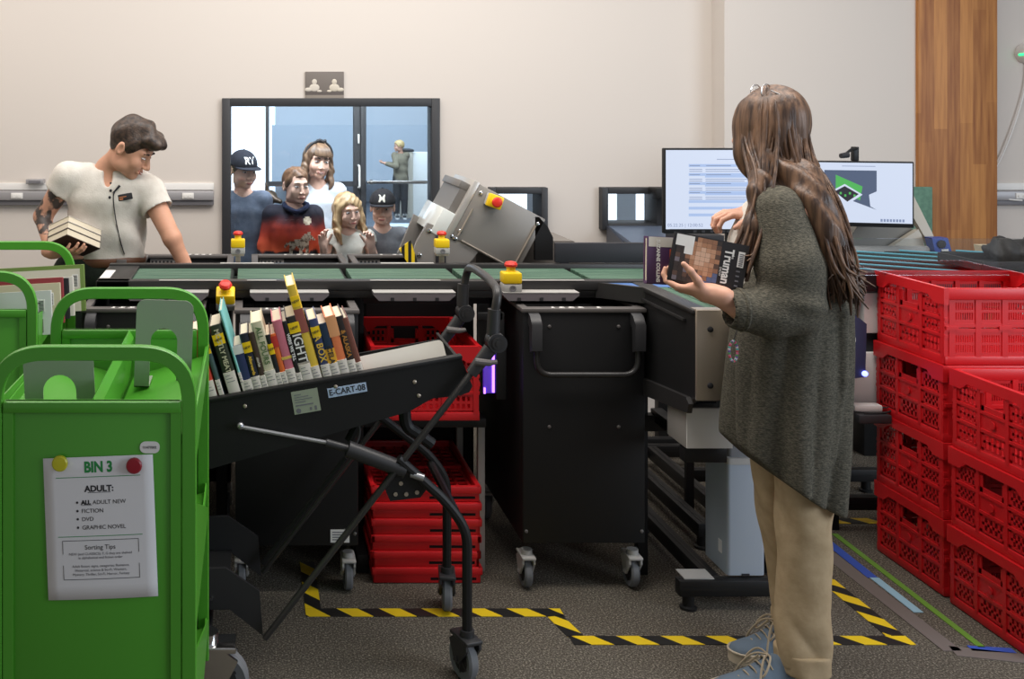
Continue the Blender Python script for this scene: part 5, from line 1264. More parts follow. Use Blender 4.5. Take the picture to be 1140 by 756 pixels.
# ---------------------------------------------------------------- woman in the long cardigan
wr_ = thing('person', 'person with long brown hair in a dark green cardigan holding two books', 'person', (1.53,2.90,0))
sk = []
WH = np.array((1.487,2.93,1.535)); WR = rotm(-140,6)          # faces left and slightly away
g = Sdf((1.2,2.6,1.28),(1.75,3.2,1.70),.005); head(g,WH,WR,.93); g.cap(WH+WR@np.array((0,.03,-.05)),(1.55,2.93,1.36),.05,.055,.02); sk.append(g.mesh())
g = Sdf((1.0,2.5,0),(1.9,3.3,1.5),.0075)
g.cap((1.535,2.93,1.45),(1.56,2.94,1.33),.05,.06); g.cap((1.50,2.80,1.31),(1.62,3.07,1.31),.06,.06,.03)
g.loft([(.84,1.56,2.94,.085,.10,R(28)),(1.02,1.55,2.93,.10,.13,R(28)),(1.2,1.535,2.93,.085,.12,R(28)),(1.32,1.555,2.93,.06,.12,R(28))],.04)
g.chain([(1.43,2.785,1.32),(1.445,2.745,1.07),(1.32,2.75,1.062),(1.243,2.76,1.098)],[.046,.038,.034,.023])
g.chain([(1.63,3.08,1.31),(1.66,3.13,1.08),(1.56,3.05,1.20),(1.475,3.01,1.285)],[.046,.038,.034,.023])
g.chain([(1.55,2.915,.86),(1.52,2.85,.48),(1.512,2.81,.10)],[.06,.048,.036]); g.chain([(1.575,2.96,.86),(1.56,2.98,.48),(1.595,2.985,.10)],[.06,.048,.036])
g.cap((1.515,2.81,.08),(1.42,2.81,.05),.036,.03); g.cap((1.60,2.99,.08),(1.51,2.99,.05),.036,.03); sk.append(g.mesh())
g = Sdf((1.05,2.64,1.0),(1.36,2.92,1.26),.0026)
g.cap((1.32,2.75,1.062),(1.243,2.76,1.098),.034,.023); hand(g,(1.243,2.76,1.098),(-.78,.60,.06),(.15,.30,.94),.93,-1,(38,48,50,50),4,(.75,.42,.66)); sk.append(g.mesh())
g = Sdf((1.28,2.90,1.12),(1.58,3.10,1.36),.0026)
g.cap((1.56,3.05,1.20),(1.475,3.01,1.285),.034,.023); hand(g,(1.475,3.01,1.285),(-.96,-.1,.02),(-.25,.1,-1),.93,1,(42,50,55,60),7); sk.append(g.mesh())
body = adopt(np_object('body', sk, SK_W), wr_)
face_parts(body, WH, WR, .93, mat('brow_brown',(84,62,48),.7))
# white tee
g = Sdf((1.30,2.65,.90),(1.80,3.2,1.42),.006)
g.loft([(.94,1.545,2.93,.125,.165,R(28)),(1.10,1.525,2.925,.125,.15,R(28)),(1.22,1.508,2.925,.112,.14,R(28)),(1.33,1.545,2.93,.075,.13,R(28))],.02); V,Q = g.mesh()
adopt(np_object('white_tee', [(V,Q)], cloth('tee_white',(222,216,206))), wr_)
# trousers
TR = cloth('khaki_trousers',(186,164,132),(174,152,120),30,.85,90,.25)
def fold_leg(ph):
    def f(th,Z,X,Y): return .0035*np.sin(3*th+8*Z+ph)+.003*np.exp(-((Z-.45)/.12)**2)*np.sin(34*Z+3*th+ph)+.005*np.exp(-((Z-.16)/.08)**2)*(1-2*np.abs(np.sin(17*Z+1.5*th+ph*2)))+.004*np.exp(-((th+2.2)/.5)**2)*np.sin(20*Z+2)
    return f
g = Sdf((1.30,2.66,.03),(1.80,3.18,1.0),.0055)
g.loft([(.075,1.508,2.805,.062,.060,0),(.20,1.510,2.808,.066,.062,0),(.36,1.520,2.810,.066,.060,0),(.48,1.522,2.818,.070,.062,.0),(.66,1.530,2.835,.080,.068,0),(.86,1.55,2.86,.09,.08,0),(.98,1.56,2.90,.10,.12,0)],.02,fold_leg(0))
g.loft([(.085,1.592,2.985,.060,.058,0),(.20,1.590,2.985,.064,.06,0),(.36,1.560,2.975,.072,.062,0),(.48,1.538,2.965,.080,.066,0),(.66,1.520,2.945,.088,.07,0),(.86,1.55,2.93,.10,.08,0),(.98,1.57,2.94,.10,.12,0)],.003,fold_leg(1.7))
tr = adopt(np_object('trousers',[g.mesh()],TR), wr_)
for (cx,cy,z) in ((1.508,2.805,.075),(1.592,2.985,.085)):
    g = Sdf((cx-.12,cy-.12,.03),(cx+.12,cy+.12,.2),.004); g.loft([(z-.005,cx,cy,.066,.064,0),(z+.055,cx,cy,.068,.066,0)],.01,lambda th,Z,X,Y:.0018*np.sin(5*th+30*Z),rnd=.006)
    g.cap((cx,cy,z-.05),(cx,cy,z+.2),.052,.052,.005,'sub'); np_object('cuff',[g.mesh()],TR,tr)
# socks and shoes
canvas = mat('blue_canvas',(106,122,138),.8,bump=(500,.3)); solem = mat('cream_rubber',(206,192,170),.6); sockm = cloth('white_sock',(214,220,232)); lacem = mat('beige_lace',(176,160,136),.8)
for (ax,ay,toe,heel,nm) in ((1.508,2.805,(1.252,2.785,0),(1.530,2.815,0),'near'),(1.592,2.985,(1.392,2.985,0),(1.635,2.99,0),'far')):
    sh_ = shoe(None,toe,heel,1,canvas,solem,lacem); adopt(sh_, wr_)
    b = MB(); b.tube([(ax,ay,.06),(ax,ay,.14)],[.044,.042],18); adopt(b.build('sock',sockm,None), wr_)
# cardigan
def knit():
    m = mat('green_knit',(72,71,64),.95,spec=.1,noise=(120,(110,105,93),.35,.7,(1,1,2.5)),bump=(170,.9,(1,1,2.2))); return m
CARD = knit()
def hemz(X): return .480+.185*np.clip((1.70-X)/.345,0,1.3)**1.8
g = Sdf((1.20,2.55,.38),(1.86,3.35,1.48),.0062)
def fold_c(th,Z,X,Y):
    low = np.clip((1.25-Z)/.6,0,1)
    return .013*low*np.sin(6*th+1.2+1.5*Z)+.009*low*(1-2*np.abs(np.sin(5.5*th-1.5*Z+.5)))+.004*np.sin(7*th+9*Z)*np.clip((1.3-Z)*3,0,1)
g.loft([(.40,1.490,2.868,.105,.158,0),(.55,1.490,2.868,.122,.160,0),(.70,1.492,2.868,.136,.162,0),(.88,1.498,2.87,.140,.158,0),(1.04,1.515,2.885,.135,.155,0),(1.16,1.545,2.915,.133,.172,0),(1.26,1.545,2.93,.120,.175,0),(1.34,1.552,2.935,.085,.15,0),(1.40,1.552,2.935,.055,.075,0)],.02,fold_c)
def sl(pts,rs,k=.03): g.chain(pts,rs,k)
sl([(1.440,2.80,1.315),(1.447,2.755,1.17),(1.450,2.738,1.075)],[.070,.080,.070]); sl([(1.450,2.738,1.075),(1.39,2.742,1.052),(1.310,2.748,1.058)],[.070,.062,.054])
sl([(1.62,3.07,1.32),(1.66,3.11,1.18),(1.66,3.12,1.09)],[.065,.075,.065]); sl([(1.66,3.12,1.09),(1.57,3.055,1.19)],[.06,.052])
# raised band running round the neck and down the back edge
sl([(1.47,2.865,1.395),(1.51,2.80,1.36),(1.535,2.752,1.24),(1.585,2.745,1.05),(1.580,2.735,.88),(1.545,2.722,.66)],[.010,.013,.013,.012,.011,.006],.016)
sl([(1.44,2.86,1.33),(1.425,2.83,1.20),(1.40,2.83,1.06)],[.012,.013,.010],.02)
g.warp(lambda X,Y,Z: .0045*np.sin(90*(Z+.25*X))*np.exp(-((X-1.455)/.07)**2-((Z-1.07)/.05)**2)+.003*np.sin(55*(Z*.8-X))*np.exp(-((X-1.48)/.06)**2-((Z-1.2)/.09)**2-((Y-2.72)/.1)**2))
g.cut(lambda X,Y,Z: (hemz(X)+0*Y-Z)*.8)
# open cuff
g.cap((1.22,2.75,1.062),(1.335,2.749,1.058),.040,.040,.006,'sub')
V,Q = g.mesh(); card = adopt(np_object('cardigan',[(relax(V,Q,1),Q)],CARD), wr_)
b = MB(); b.tube([(1.312,2.748+.052*math.cos(R(a)),1.058+.052*math.sin(R(a))) for a in range(0,360,15)],.0065,8,closed=True); b.build('cuff_rib',CARD,card)
# hair: head cap, back mass and front lock, then strands
HAIR = hairm('long_brown_hair',(60,42,32),(120,90,68),(1,1,.06))
C = WH; hp = []
g = Sdf((1.30,2.70,.98),(1.80,3.15,1.70),.0052)
loc = lambda X,Y,Z: [(WR[0,i]*(X-C[0])+WR[1,i]*(Y-C[1])+WR[2,i]*(Z-C[2])) for i in range(3)]
g.ell(C+WR@np.array((0,.012,.030)),(.079,.094,.095),WR)
def face_cut(X,Y,Z):
    x,y,z = loc(X,Y,Z); return np.minimum(.058-np.abs(x), np.minimum(-.045-y, .055-z))
g.cut(face_cut)
g.loft([(1.36,1.525,2.905,.060,.085,0),(1.43,1.508,2.91,.078,.082,0),(1.50,1.494,2.92,.078,.084,0),(1.56,1.490,2.93,.076,.082,0)],.03)
g.loft([(1.085,1.582,2.722,.012,.02,0),(1.15,1.570,2.728,.034,.03,0),(1.27,1.540,2.752,.046,.05,0),(1.37,1.515,2.80,.050,.065,0),(1.45,1.503,2.88,.07,.08,0)],.03)
g.ell(C+WR@np.array((.058,-.028,-.03)),(.025,.060,.120),WR,.03); g.chain([(1.45,2.88,1.48),(1.405,2.83,1.38),(1.368,2.795,1.27),(1.330,2.785,1.165)],[.030,.026,.017,.006],.03)
g.cut(lambda X,Y,Z: np.minimum(np.minimum(.050-np.abs(loc(X,Y,Z)[0]),-.06-loc(X,Y,Z)[1]),np.minimum(.052-loc(X,Y,Z)[2],loc(X,Y,Z)[2]+.10)))
g.warp(lambda X,Y,Z: .0035*np.sin(95*(X+.5*Y)+7*np.sin(9*Z))*np.clip((1.62-Z)*8,0,1))
hp.append(g.mesh())
def ribbon(path, r):
    b = MB(); b.tube(path, r, 6, flat=.55); return b
hb = MB()
top = np.array((1.487,2.93,1.640))
for i in range(250):
    u = rng.rand(); wob = rng.normal(0,.006,3)
    th = R(-20-200*u)      # round the near side of the head, from the back (+x) to the front (-x)
    cth, sth = math.cos(th), math.sin(th)
    th = R(30-215*u); cth,sth = math.cos(th),math.sin(th)
    p1 = top+np.array((cth*.045,sth*.045,.0)); p2 = C+np.array((cth*.073,sth*.080,.065)); p3 = C+np.array((cth*.082,sth*.090,-.03))
    if u < .62:
        q = rng.rand(); k = u/.62
        pts = [p1,p2,p3,np.array((1.525+.045*(1-k)-.03*k,2.80+.03*q,1.40)),np.array((1.545+.035*(1-k)-.035*k,2.725+.04*q,1.27)),np.array((1.568+.06*(rng.rand()-.5),2.69+.04*q,1.16)),np.array((1.578+.06*(rng.rand()-.5),2.685+.05*q,1.075+.09*rng.rand()))]
    else:
        k = (u-.62)/.38; q = rng.rand()
        pts = [p1,p2,p3,np.array((1.425-.028*k,2.81+.04*q,1.40)),np.array((1.380-.012*k+.014*q,2.785+.03*q,1.29)),np.array((1.345+.018*(rng.rand()-.5),2.775+.03*q,1.20)),np.array((1.325+.018*(rng.rand()-.5),2.775+.03*q,1.13+.07*rng.rand()))]
    pts = [p+wob*(.3+.3*j) for j,p in enumerate(pts)]; P = smoothpath(pts,2); n = len(P); r0 = .0038+.0035*rng.rand()
    hb.tube(P,[r0*min(1,.4+2.2*j/n,(1.02-j/n)*4.5+.12) for j in range(n)],5,flat=.6)
hm = hb.build('hair_tmp',HAIR); me = hm.data
hv = np.array([v.co[:] for v in me.vertices]); bpy.data.objects.remove(hm)
hq = [f for f in hb.f if len(f) == 4]; hp.append((np.array(hb.v),np.array(hq)))
adopt(np_object('hair',hp,HAIR), wr_)
# glasses pushed up on the head
gl = thing('glasses', 'thin wire glasses pushed up on the long brown hair', 'glasses', (1.458,2.93,1.628))
b = MB()
for q in (-1,1): b.tube([(.0+.024*math.cos(R(a))*.85,q*.030+.024*math.cos(R(a))*.5,.012+.021*math.sin(R(a))) for a in range(0,360,20)],.0016,6,closed=True)
b.tube([(0,-.010,.02),(0,.010,.02)],.0016,6); b.tube([(0,-.055,.015),(.05,-.075,-.012)],.0016,6); b.tube([(0,.055,.015),(.05,.075,-.012)],.0016,6); b.build('wire_frame',M['chrome'],gl)
b = MB()
for q in (-1,1): b.lathe([(.022,0),(.022,.001)],20,Matrix.Translation((0,q*.030,.012)) @ Matrix.Rotation(R(60),4,'Z') @ Matrix.Rotation(PI/2,4,'X'))
b.build('lens',M['clear'],gl)
# bead strand at the cardigan edge
bd_ = thing('bead_strand', 'short strand of colourful beads hanging at the front of the cardigan', 'beads', (1.330,2.80,.935))
cols = [(206,70,90),(90,190,180),(240,220,230),(120,90,170),(80,160,90),(230,110,150)]
for k in range(6):
    b = MB()
    for i in range(k,30,6): a = 2*PI*i/30; b.sphere((-.012+.011*math.cos(a),.0,.027*math.sin(a)),.0038,8,6)
    b.build('bead',mat('bead_%d'%k,cols[k],.3),bd_)
b = MB(); b.tube([(-.012,0,.027),(.01,.02,.06)],.0012,6); b.build('cord',M['ink'],bd_)
# the two books she holds
hb1 = book('purple hardback with the white words SUZANNE COLLINS held by the woman',.026,.185,.128,(92,62,100),'books held by the woman',labelh=0)
def hold(t, px, py, D, roll, yaw, pitch=6):
    X,Z = (px-VX)*D/F, H-(py-VY)*D/F
    Mx = Matrix.Translation((X,D,Z)) @ Matrix.Rotation(R(yaw),4,'Z') @ Matrix.Rotation(R(-pitch),4,'X') @ Matrix.Rotation(R(roll),4,'Y') @ Matrix.Rotation(R(90),4,'Y') @ Matrix.Rotation(R(90),4,'Z')
    t.location = Mx.translation; t.rotation_euler = Mx.to_euler(); return Mx
# local book axes after hold(): height runs right, depth runs up, thickness away from the viewer
for t,args,nm in ((hb1,(720,315,2.835,3,0),'a'),):
    hold(t,*args); cov = t.children[0]
    b = MB(); b.box(-.0008,0,.100,.127,.004,.18); b.build('cover_band',cm((206,200,190)),cov)
    b = MB(); b.text('SUZANNE COLLINS',.0132,Matrix.Translation((-.0014,.062,.030)) @ Matrix(((0,0,-1,0),(-1,0,0,0),(0,1,0,0),(0,0,0,1))),bold=.0005,ext=.0003); b.build('cover_lettering',M['white'],cov)
    b = MB(); b.box(-.001,0,.060,.095,.062,.072); b.build('orange_mark',cm((196,90,50)),cov)
hb2 = book('dark film case with the words the Truman held in front of the purple book',.014,.190,.132,(42,40,42),'books held by the woman',labelh=0)
hold(hb2,742.5,311,2.80,10.5,-12); cov = hb2.children[0]
TXM = lambda y,z: Matrix.Translation((-.0016,y,z)) @ Matrix(((0,0,-1,0),(-1,0,0,0),(0,1,0,0),(0,0,0,1)))
mos = [(196,150,120),(150,108,84),(96,74,64),(214,176,150),(120,112,120),(92,104,140),(60,52,50),(176,128,98)]
for k in range(8):
    b = MB()
    for i in range(9):
        for j in range(10):
            d_ = math.hypot((i-5)/3.4,(j-5.2)/4.4)+.10*((i*7+j*3)%5-2)/2; v = (i*5+j*3+i*j)%4
            tone = 3 if d_ < .38 else 0 if d_ < .62 else (7 if v else 0) if d_ < .85 else (1 if v%2 else 2) if d_ < 1.02 else 6
            if d_ > 1.02 and i < 3: tone = (4,6,6,2)[v]
            if d_ > .9 and j < 3 and i > 3: tone = 5 if v else 6
            if tone == k: b.box(-.0009,0,.004+j*.0125,.0160+j*.0125,.010+i*.0125,.0220+i*.0125)
    b.build('cover_tile',cm(mos[k]),cov)
b = MB(); b.box(-.0012,0,.098,.128,.006,.052); b.box(-.0012,0,.078,.10,.030,.052); b.build('white_sticker',M['white'],cov)
b = MB(); b.text('Truman',.031,TXM(.066,.142),bold=.0009,ext=.0003,sx=.95); b.text('the',.010,TXM(.095,.153),ext=.0003); b.text('SHOW',.008,TXM(.05,.127),ext=.0003); b.build('cover_lettering',M['white'],cov)
b = MB(); b.box(-.0012,0,.070,.112,.166,.182); b.build('barcode_label',M['white'],cov)
b = MB(); [b.box(-.0016,-.0012,.074+i*.005,.0765+i*.005,.169,.179) for i in range(7)]; [b.box(-.0012,0,.018+i*.013,.022+i*.013,.167,.176) for i in range(4)]; b.build('barcode',M['greyink'],cov)
# ---------------------------------------------------------------- generic clothed figure
def decal_grid(V, Q, rows, x0, z0, px, pz, y_from, off=.0015, dirv=(0,1,0)):
    """little flat cells laid on a cloth surface, one per filled character"""
    t = BVHTree.FromPolygons([tuple(v) for v in V],[tuple(q) for q in Q]); b = MB(); D = Vector(dirv)
    for r,row in enumerate(rows):
        for c,ch in enumerate(row):
            if ch == ' ' or ch == '.': continue
            pts = []
            for dx,dz in ((0,0),(1,0),(1,-1),(0,-1)):
                o = Vector((x0+(c+dx)*px, y_from, z0-(r-dz)*pz)) if 0 else Vector((x0+(c+dx)*px, y_from, z0-(r+(-dz))*pz))
                h = t.ray_cast(o, D)
                if h[0] is None: break
                pts.append(h[0]-D*off)
            if len(pts) == 4: b.add(pts,[(0,3,2,1)])
    return b
def hair_short(c, Rm, s, m, name='hair', r=(.081,.099,.092), line=None, extra=None, off=(0,.014,.034), amp=.003, h=.0042):
    c = np.array(c,float); g = Sdf(c-.17*s, c+.17*s, h*s/.9)
    P = lambda x,y,z: c+Rm@(np.array((x,y,z))*s)
    g.ell(P(*off),tuple(a*s for a in r),Rm)
    ys,zs = line or ([-.12,-.075,-.062,-.04,-.02,.005,.03,.06,.11],[.082,.074,.045,.008,-.015,.018,-.005,-.05,-.065])
    def cut(X,Y,Z):
        x,y,z = [(Rm[0,i]*(X-c[0])+Rm[1,i]*(Y-c[1])+Rm[2,i]*(Z-c[2]))/s for i in range(3)]
        return (np.interp(y.ravel(),ys,zs).reshape(y.shape)-z)*s
    g.cut(cut)
    if extra: extra(g,P)
    def tex(X,Y,Z):
        x,y,z = [(Rm[0,i]*(X-c[0])+Rm[1,i]*(Y-c[1])+Rm[2,i]*(Z-c[2]))/s for i in range(3)]
        return amp*s*(np.sin(90*x+40*y+20*z)+np.sin(70*y-60*x+50*z))*.5
    g.warp(tex); return g.mesh()
def figure(label, loc, sp):
    """sp: joints in world coordinates relative to loc"""
    L = np.array(loc,float); t = thing('person', label, 'person', loc); W = lambda p: L+np.array(p,float)
    s = sp['s']; hc = W(sp['head']); Rm = rotm(*sp['turn']); hs = sp['hs']; sk = sp['skin']; res = sp.get('res',.006)
    zs, zh, sw = sp['zs'], sp['zh'], sp['sw']; lean = np.array(sp.get('lean',(0,0,0)),float); yaw = R(sp.get('yaw',0))
    ux = np.array((math.cos(yaw),math.sin(yaw),0)); chest = W((0,0,zs))+lean
    parts = []
    g = Sdf(hc-.19*hs-.01,hc+.19*hs+.01,.0042*max(hs,.8)); head(g,hc,Rm,hs,True,sp.get('kid',1)); nk = chest+np.array((0,0,.005)); g.cap(hc+Rm@np.array((0,.025*hs,-.055*hs)),nk,.049*hs,.052*hs,.02*hs); parts.append(g.mesh())
    S2 = {}
    for q,nm in ((-1,'r'),(1,'l')):
        d = sp.get('drop',(0,0))[0 if q<0 else 1]
        S2[nm] = chest+ux*q*sw+np.array((0,0,-.035*s+d))
    lo = np.minimum.reduce([S2['r'],S2['l'],L+np.array((-.28,-.28,0))])-.35*s; hi = np.maximum.reduce([S2['r'],S2['l'],L+.28])+.35*s; lo[2] = L[2]-.01; hi[2] = chest[2]+.14
    g = Sdf(lo,hi,res)
    g.cap(hc+Rm@np.array((0,.025*hs,-.055*hs)),nk,.049*hs,.052*hs,.02)
    hx_ = sp.get('hipx',0); pel = W((hx_,0,zh)); g.chain([nk,chest-np.array((0,0,.10*s)),(chest+pel)/2,pel],[.05*s,.072*s,.072*s,.08*s],.03); g.cap(S2['r'],S2['l'],.05*s,.05*s,.03)
    arms = sp['arms']; hands = []
    for nm in 'rl':
        a = arms[nm]; e,w = W(a['el']),W(a['wr']); g.chain([S2[nm],e,w],[.048*s,.037*s,.025*s],.015)
        h = Sdf(np.minimum(w,w+np.array(a['d'])*.2*s)-.11*s,np.maximum(w,w+np.array(a['d'])*.2*s)+.11*s,.0028*s if s > .8 else .0024)
        fd = (e-w)/np.linalg.norm(e-w); h.cap(w,w+fd*min(.09*s,np.linalg.norm(e-w)),.025*s,.025*s+.012*s*min(1,.09*s/np.linalg.norm(e-w)),.01)
        hand(h,w,a['d'],a['n'],a.get('hs',.95*s),a['side'],a.get('curl',(25,30,32,36)),a.get('spread',6),a.get('th')); hands.append(h.mesh())
    an = []
    for q in (-1,1):
        hip = pel+ux*q*.075*s; kn = W((hx_+q*.075*s,0,zh*.5)); ank = W((hx_+q*.08*s,.01,.07*s)); an.append(ank); g.chain([hip,kn,ank],[.075*s,.052*s,.036*s],.02); g.cap(ank-np.array((0,0,.03*s)),ank+np.array((0,-.10*s,-.04*s)),.032*s,.026*s)
    parts.append(g.mesh()); parts += hands
    body = adopt(np_object('body',parts,sp.get('skinmats',sk),matfn=sp.get('skinfn')),t)
    # shirt
    if 'shirt' in sp:
        sh = sp['shirt']; g = Sdf(lo-.03,hi+np.array((.03,.03,.0)),sh.get('res',.0055))
        k = sh.get('loft'); cd = sh.get('cd',.105)*s
        if k is None:
            zb = sh['hem']; wb = sh.get('wb',sw*.98+.035*s)
            k = [(zb,0,0,wb,cd*1.08,yaw),((zb+zs)/2,0,0,sw*.92+.04*s,cd,yaw),(zs-.10*s,lean[0],lean[1],sw*.98+.035*s,cd*1.02,yaw),(zs-.02*s,lean[0],lean[1],sw*.80,cd*.72,yaw),(zs+.02*s,lean[0],lean[1]+.01,sw*.42,cd*.55,yaw)]
        k = [(a+L[2],b_+L[0],c_+L[1],d_,e_,f_) for a,b_,c_,d_,e_,f_ in k]
        def fold(th,Z,X,Y): return sh.get('amp',.004)*(np.sin(5*th+20*Z+1)*.6+np.sin(38*Z+3*th+2*np.sin(th*2)))*np.clip((zs+L[2]-.05-Z)*6,0,1)
        g.loft(k,.02,fold)
        for nm in 'rl':
            a = arms[nm]; e,w = W(a['el']),W(a['wr']); r0 = sh.get('sl',.066)*s
            g.cap(chest+ux*(-.5 if nm=='r' else .5)*sw+np.array((0,0,-.02*s)),S2[nm],.055*s,r0*.98,.03)
            if sh['sleeve'] == 'short':
                f = sh.get('slen',.62); g.cap(S2[nm],S2[nm]+(e-S2[nm])*f,r0,r0*1.0,.02); g.cap(S2[nm]+(e-S2[nm])*(f+.001),S2[nm]+(e-S2[nm])*(f+.5),r0*1.0+.02*s,r0*1.2,.004,'sub')
            else: g.chain([S2[nm],e,w+(e-w)*.10],[r0,r0*.78,r0*.56],.02)
        nb = hc+Rm@np.array((0,.02*hs,-.06*hs)); nr = sh.get('neck',.058)*hs
        g.ell(nk+np.array((0,-.010*s,.024*s)),(nr*1.05,nr*1.0,.030*s),None,.006,'sub'); g.cap(nk+np.array((0,0,.03*s)),nk+np.array((0,0,.16*s)),nr*.95,nr*1.2,.005,'sub')
        if sh.get('vee'): g.ell(nk+np.array((.006,-.075,-.012)),(.022,.03,.055),None,.006,'sub')
        V,Q = g.mesh(); V = relax(V,Q,1); so = adopt(np_object(sh.get('name','shirt'),[(V,Q)],sh['mat'],matfn=sh.get('matfn')),t); sp['_shirt'] = (V,Q,so)
    if 'trousers' in sp:
        tm = sp['trousers']; g = Sdf((L[0]-.26,L[1]-.22,L[2]+.03),(L[0]+.26,L[1]+.22,L[2]+zh+.14),.008)
        for q in (-1,1): g.chain([pel+ux*q*.072*s,W((hx_+q*.08*s,0,zh*.5)),W((hx_+q*.085*s,.01,.10*s))],[.098*s,.075*s,.06*s],.02)
        g.ell(pel+np.array((-.4*hx_,0,.03*s)),(sw*.80+.03*s,.105*s,.10*s),None,.03); adopt(np_object('trousers',[g.mesh()],tm),t)
    if sp.get('shoes',True):
        for a in an: sh_ = shoe(None,(a[0],a[1]-.17*s,L[2]),(a[0],a[1]+.055*s,L[2]),1,sp.get('shoem',M['dgrey']),M['white'],M['egrey']); adopt(sh_,t)
    face_parts(body,hc,Rm,hs,sp['brow'],sp.get('smile',.6),sp.get('teeth',False),lid=sp.get('lid',.85))
    return t, hc, Rm, hs, body
brown = mat('brow_dark',(58,42,32),.7)

# ---------------------------------------------------------------- man in the off-white henley
TAT = mat('tattooed_skin',(204,152,126),.5,noise=(24,(66,58,54),.44,.56))
LM = (-.575,4.27,0)
def man_skin(c):
    x,y,z = c[:,0],c[:,1],c[:,2]; return ((x < -.735)&(z < 1.26)&(z > 1.085)).astype(int)
sp = dict(hipx=-.062,s=1.0,hs=.94,kid=0,lid=.55,skin=SK_M,skinmats=[SK_M,TAT],skinfn=man_skin,head=(.105,-.11,1.430),turn=(76,34,-4),zs=1.335,zh=.90,sw=.165,lean=(.01,-.05,0),yaw=0,drop=(.008,-.05),
  arms=dict(r=dict(el=(-.265,-.02,1.145),wr=(-.20,-.165,1.02),d=(.75,-.5,.05),n=(.15,.25,.95),side=-1,curl=(20,22,24,26),th=(.8,.5,-.1)),
            l=dict(el=(.275,-.13,1.07),wr=(.325,-.13,.965),d=(.35,-.1,-.93),n=(-.6,-.7,-.2),side=1,curl=(22,28,30,34))),
  shirt=dict(name='henley_shirt',mat=cloth('henley_off_white',(224,219,210),(212,206,196),25),sleeve='short',slen=.66,sl=.064,vee=1,hem=.98,amp=.006,res=.005,
    loft=[(.965,.005,.0,.150,.105,0),(1.04,.0,-.005,.150,.11,0),(1.13,.0,-.02,.150,.108,0),(1.22,.005,-.035,.172,.11,0),(1.29,.01,-.05,.150,.085,R(-4)),(1.345,.02,-.05,.075,.06,0)]),
  trousers=cloth('dark_green_trousers',(44,52,46)),shoes=True,shoem=M['ink'],brow=brown,smile=1.6,teeth=True)
man, hc, Rm, hs, bodym = figure('person in an off-white henley with a tattooed arm holding three books', LM, sp)
def quiff(g,P):
    g.cap(P(-.03,-.075,.088),P(.03,-.075,.088),.034,.034,.03); g.cap(P(-.025,-.105,.092),P(.02,-.108,.090),.022,.020,.02); g.cap(P(0,-.02,.115),P(0,.05,.10),.035,.03,.03)
adopt(np_object('hair',[hair_short(hc,Rm,hs,None,extra=quiff,amp=.0045)],hairm('man_hair',(40,30,25),(78,60,48),(1,1,1))),man)
V,Q,so = sp['_shirt']
bv = BVHTree.FromPolygons([tuple(v) for v in V],[tuple(q) for q in Q])
def on_shirt(x,z,y=3.8):
    h = bv.ray_cast(Vector((x,y,z)),Vector((0,1,0))); return h[0] if h[0] is not None else Vector((x,4.15,z))
b = MB()
for x,z in ((-.548,1.288),(-.545,1.262),(-.548,1.235)): p = on_shirt(x,z); b.sphere((p.x,p.y-.002,p.z),(.0058,.003,.0058),10,6)
adopt(b.build('shirt_button',M['ink'],None),man)
p = on_shirt(-.488,1.236); b = MB(); b.M = Matrix.Translation((p.x,p.y-.004,p.z)) @ Matrix.Rotation(R(-10),4,'Y'); b.box(-.030,.030,-.002,.002,-.013,.013,.003); bd = adopt(b.build('name_badge',M['ink'],None),man)
b = MB(); b.M = Matrix.Translation((p.x,p.y-.0065,p.z)) @ Matrix.Rotation(R(-10),4,'Y'); b.box(-.024,.006,-.0004,0,.0,.0035); b.box(-.024,-.008,-.0004,0,-.009,-.003); b.build('badge_print',mat('badge_orange',(190,120,80),.5),bd)
b = MB(); pts = [on_shirt(x,z)+Vector((0,-.004,0)) for x,z in ((-.515,1.275),(-.535,1.25),(-.532,1.20),(-.522,1.12),(-.508,1.05),(-.495,1.0))]; b.tube(smoothpath(pts,2),.0022,6); b.tube([on_shirt(-.535,1.252)+Vector((0,-.006,0)),on_shirt(-.508,1.282)+Vector((0,-.008,0))],[.003,.005],8); adopt(b.build('microphone_lead',M['ink'],None),man)
b = MB(); ring = [(LM[0]+.005+.148*math.cos(R(a)),4.27+.108*math.sin(R(a)),.965+.006*math.cos(R(a))) for a in range(0,360,10)]; b.tube(ring,.018,8,closed=True,flat=.3,up=(1,0,0)); bl = adopt(b.build('belt',mat('brown_leather',(96,62,42),.5),None),man)
b = MB(); b.box(-.525,-.485,4.155,4.163,.95,.982,.003); b.build('belt_buckle',M['lip'],bl)
# the three books in his hand: near corner raised
base = Matrix.Translation((-.685,4.08,1.045)) @ Matrix.Rotation(R(-33),4,'X') @ Matrix.Rotation(R(48),4,'Z')
for i,(lab,rgb,hh) in enumerate((('dark brown paperback at the bottom of the stack in the hand of the man',(62,46,42),.030),('grey-covered paperback in the middle of the held stack',(122,112,104),.028),('pale-covered paperback on top of the held stack',(206,198,190),.026))):
    tb_ = thing('book',lab,'book',(0,0,0),0,'books held by the man'); z0 = sum((.030,.028,.026)[:i]); k=.0022
    b = MB(); b.box(-.085,.085,-.062,.062,z0,z0+k); b.box(-.085,.085,-.062,.062,z0+hh-k,z0+hh-.0005); b.box(-.085,.085,.060,.062,z0,z0+hh-.0005); b.build('cover',cm(rgb),tb_)
    b = MB(); b.box(-.083,.083,-.060,.060,z0+k,z0+hh-k); b.build('pages',M['page'],tb_,smooth=0)
    tb_.location = base.translation; tb_.rotation_euler = base.to_euler()

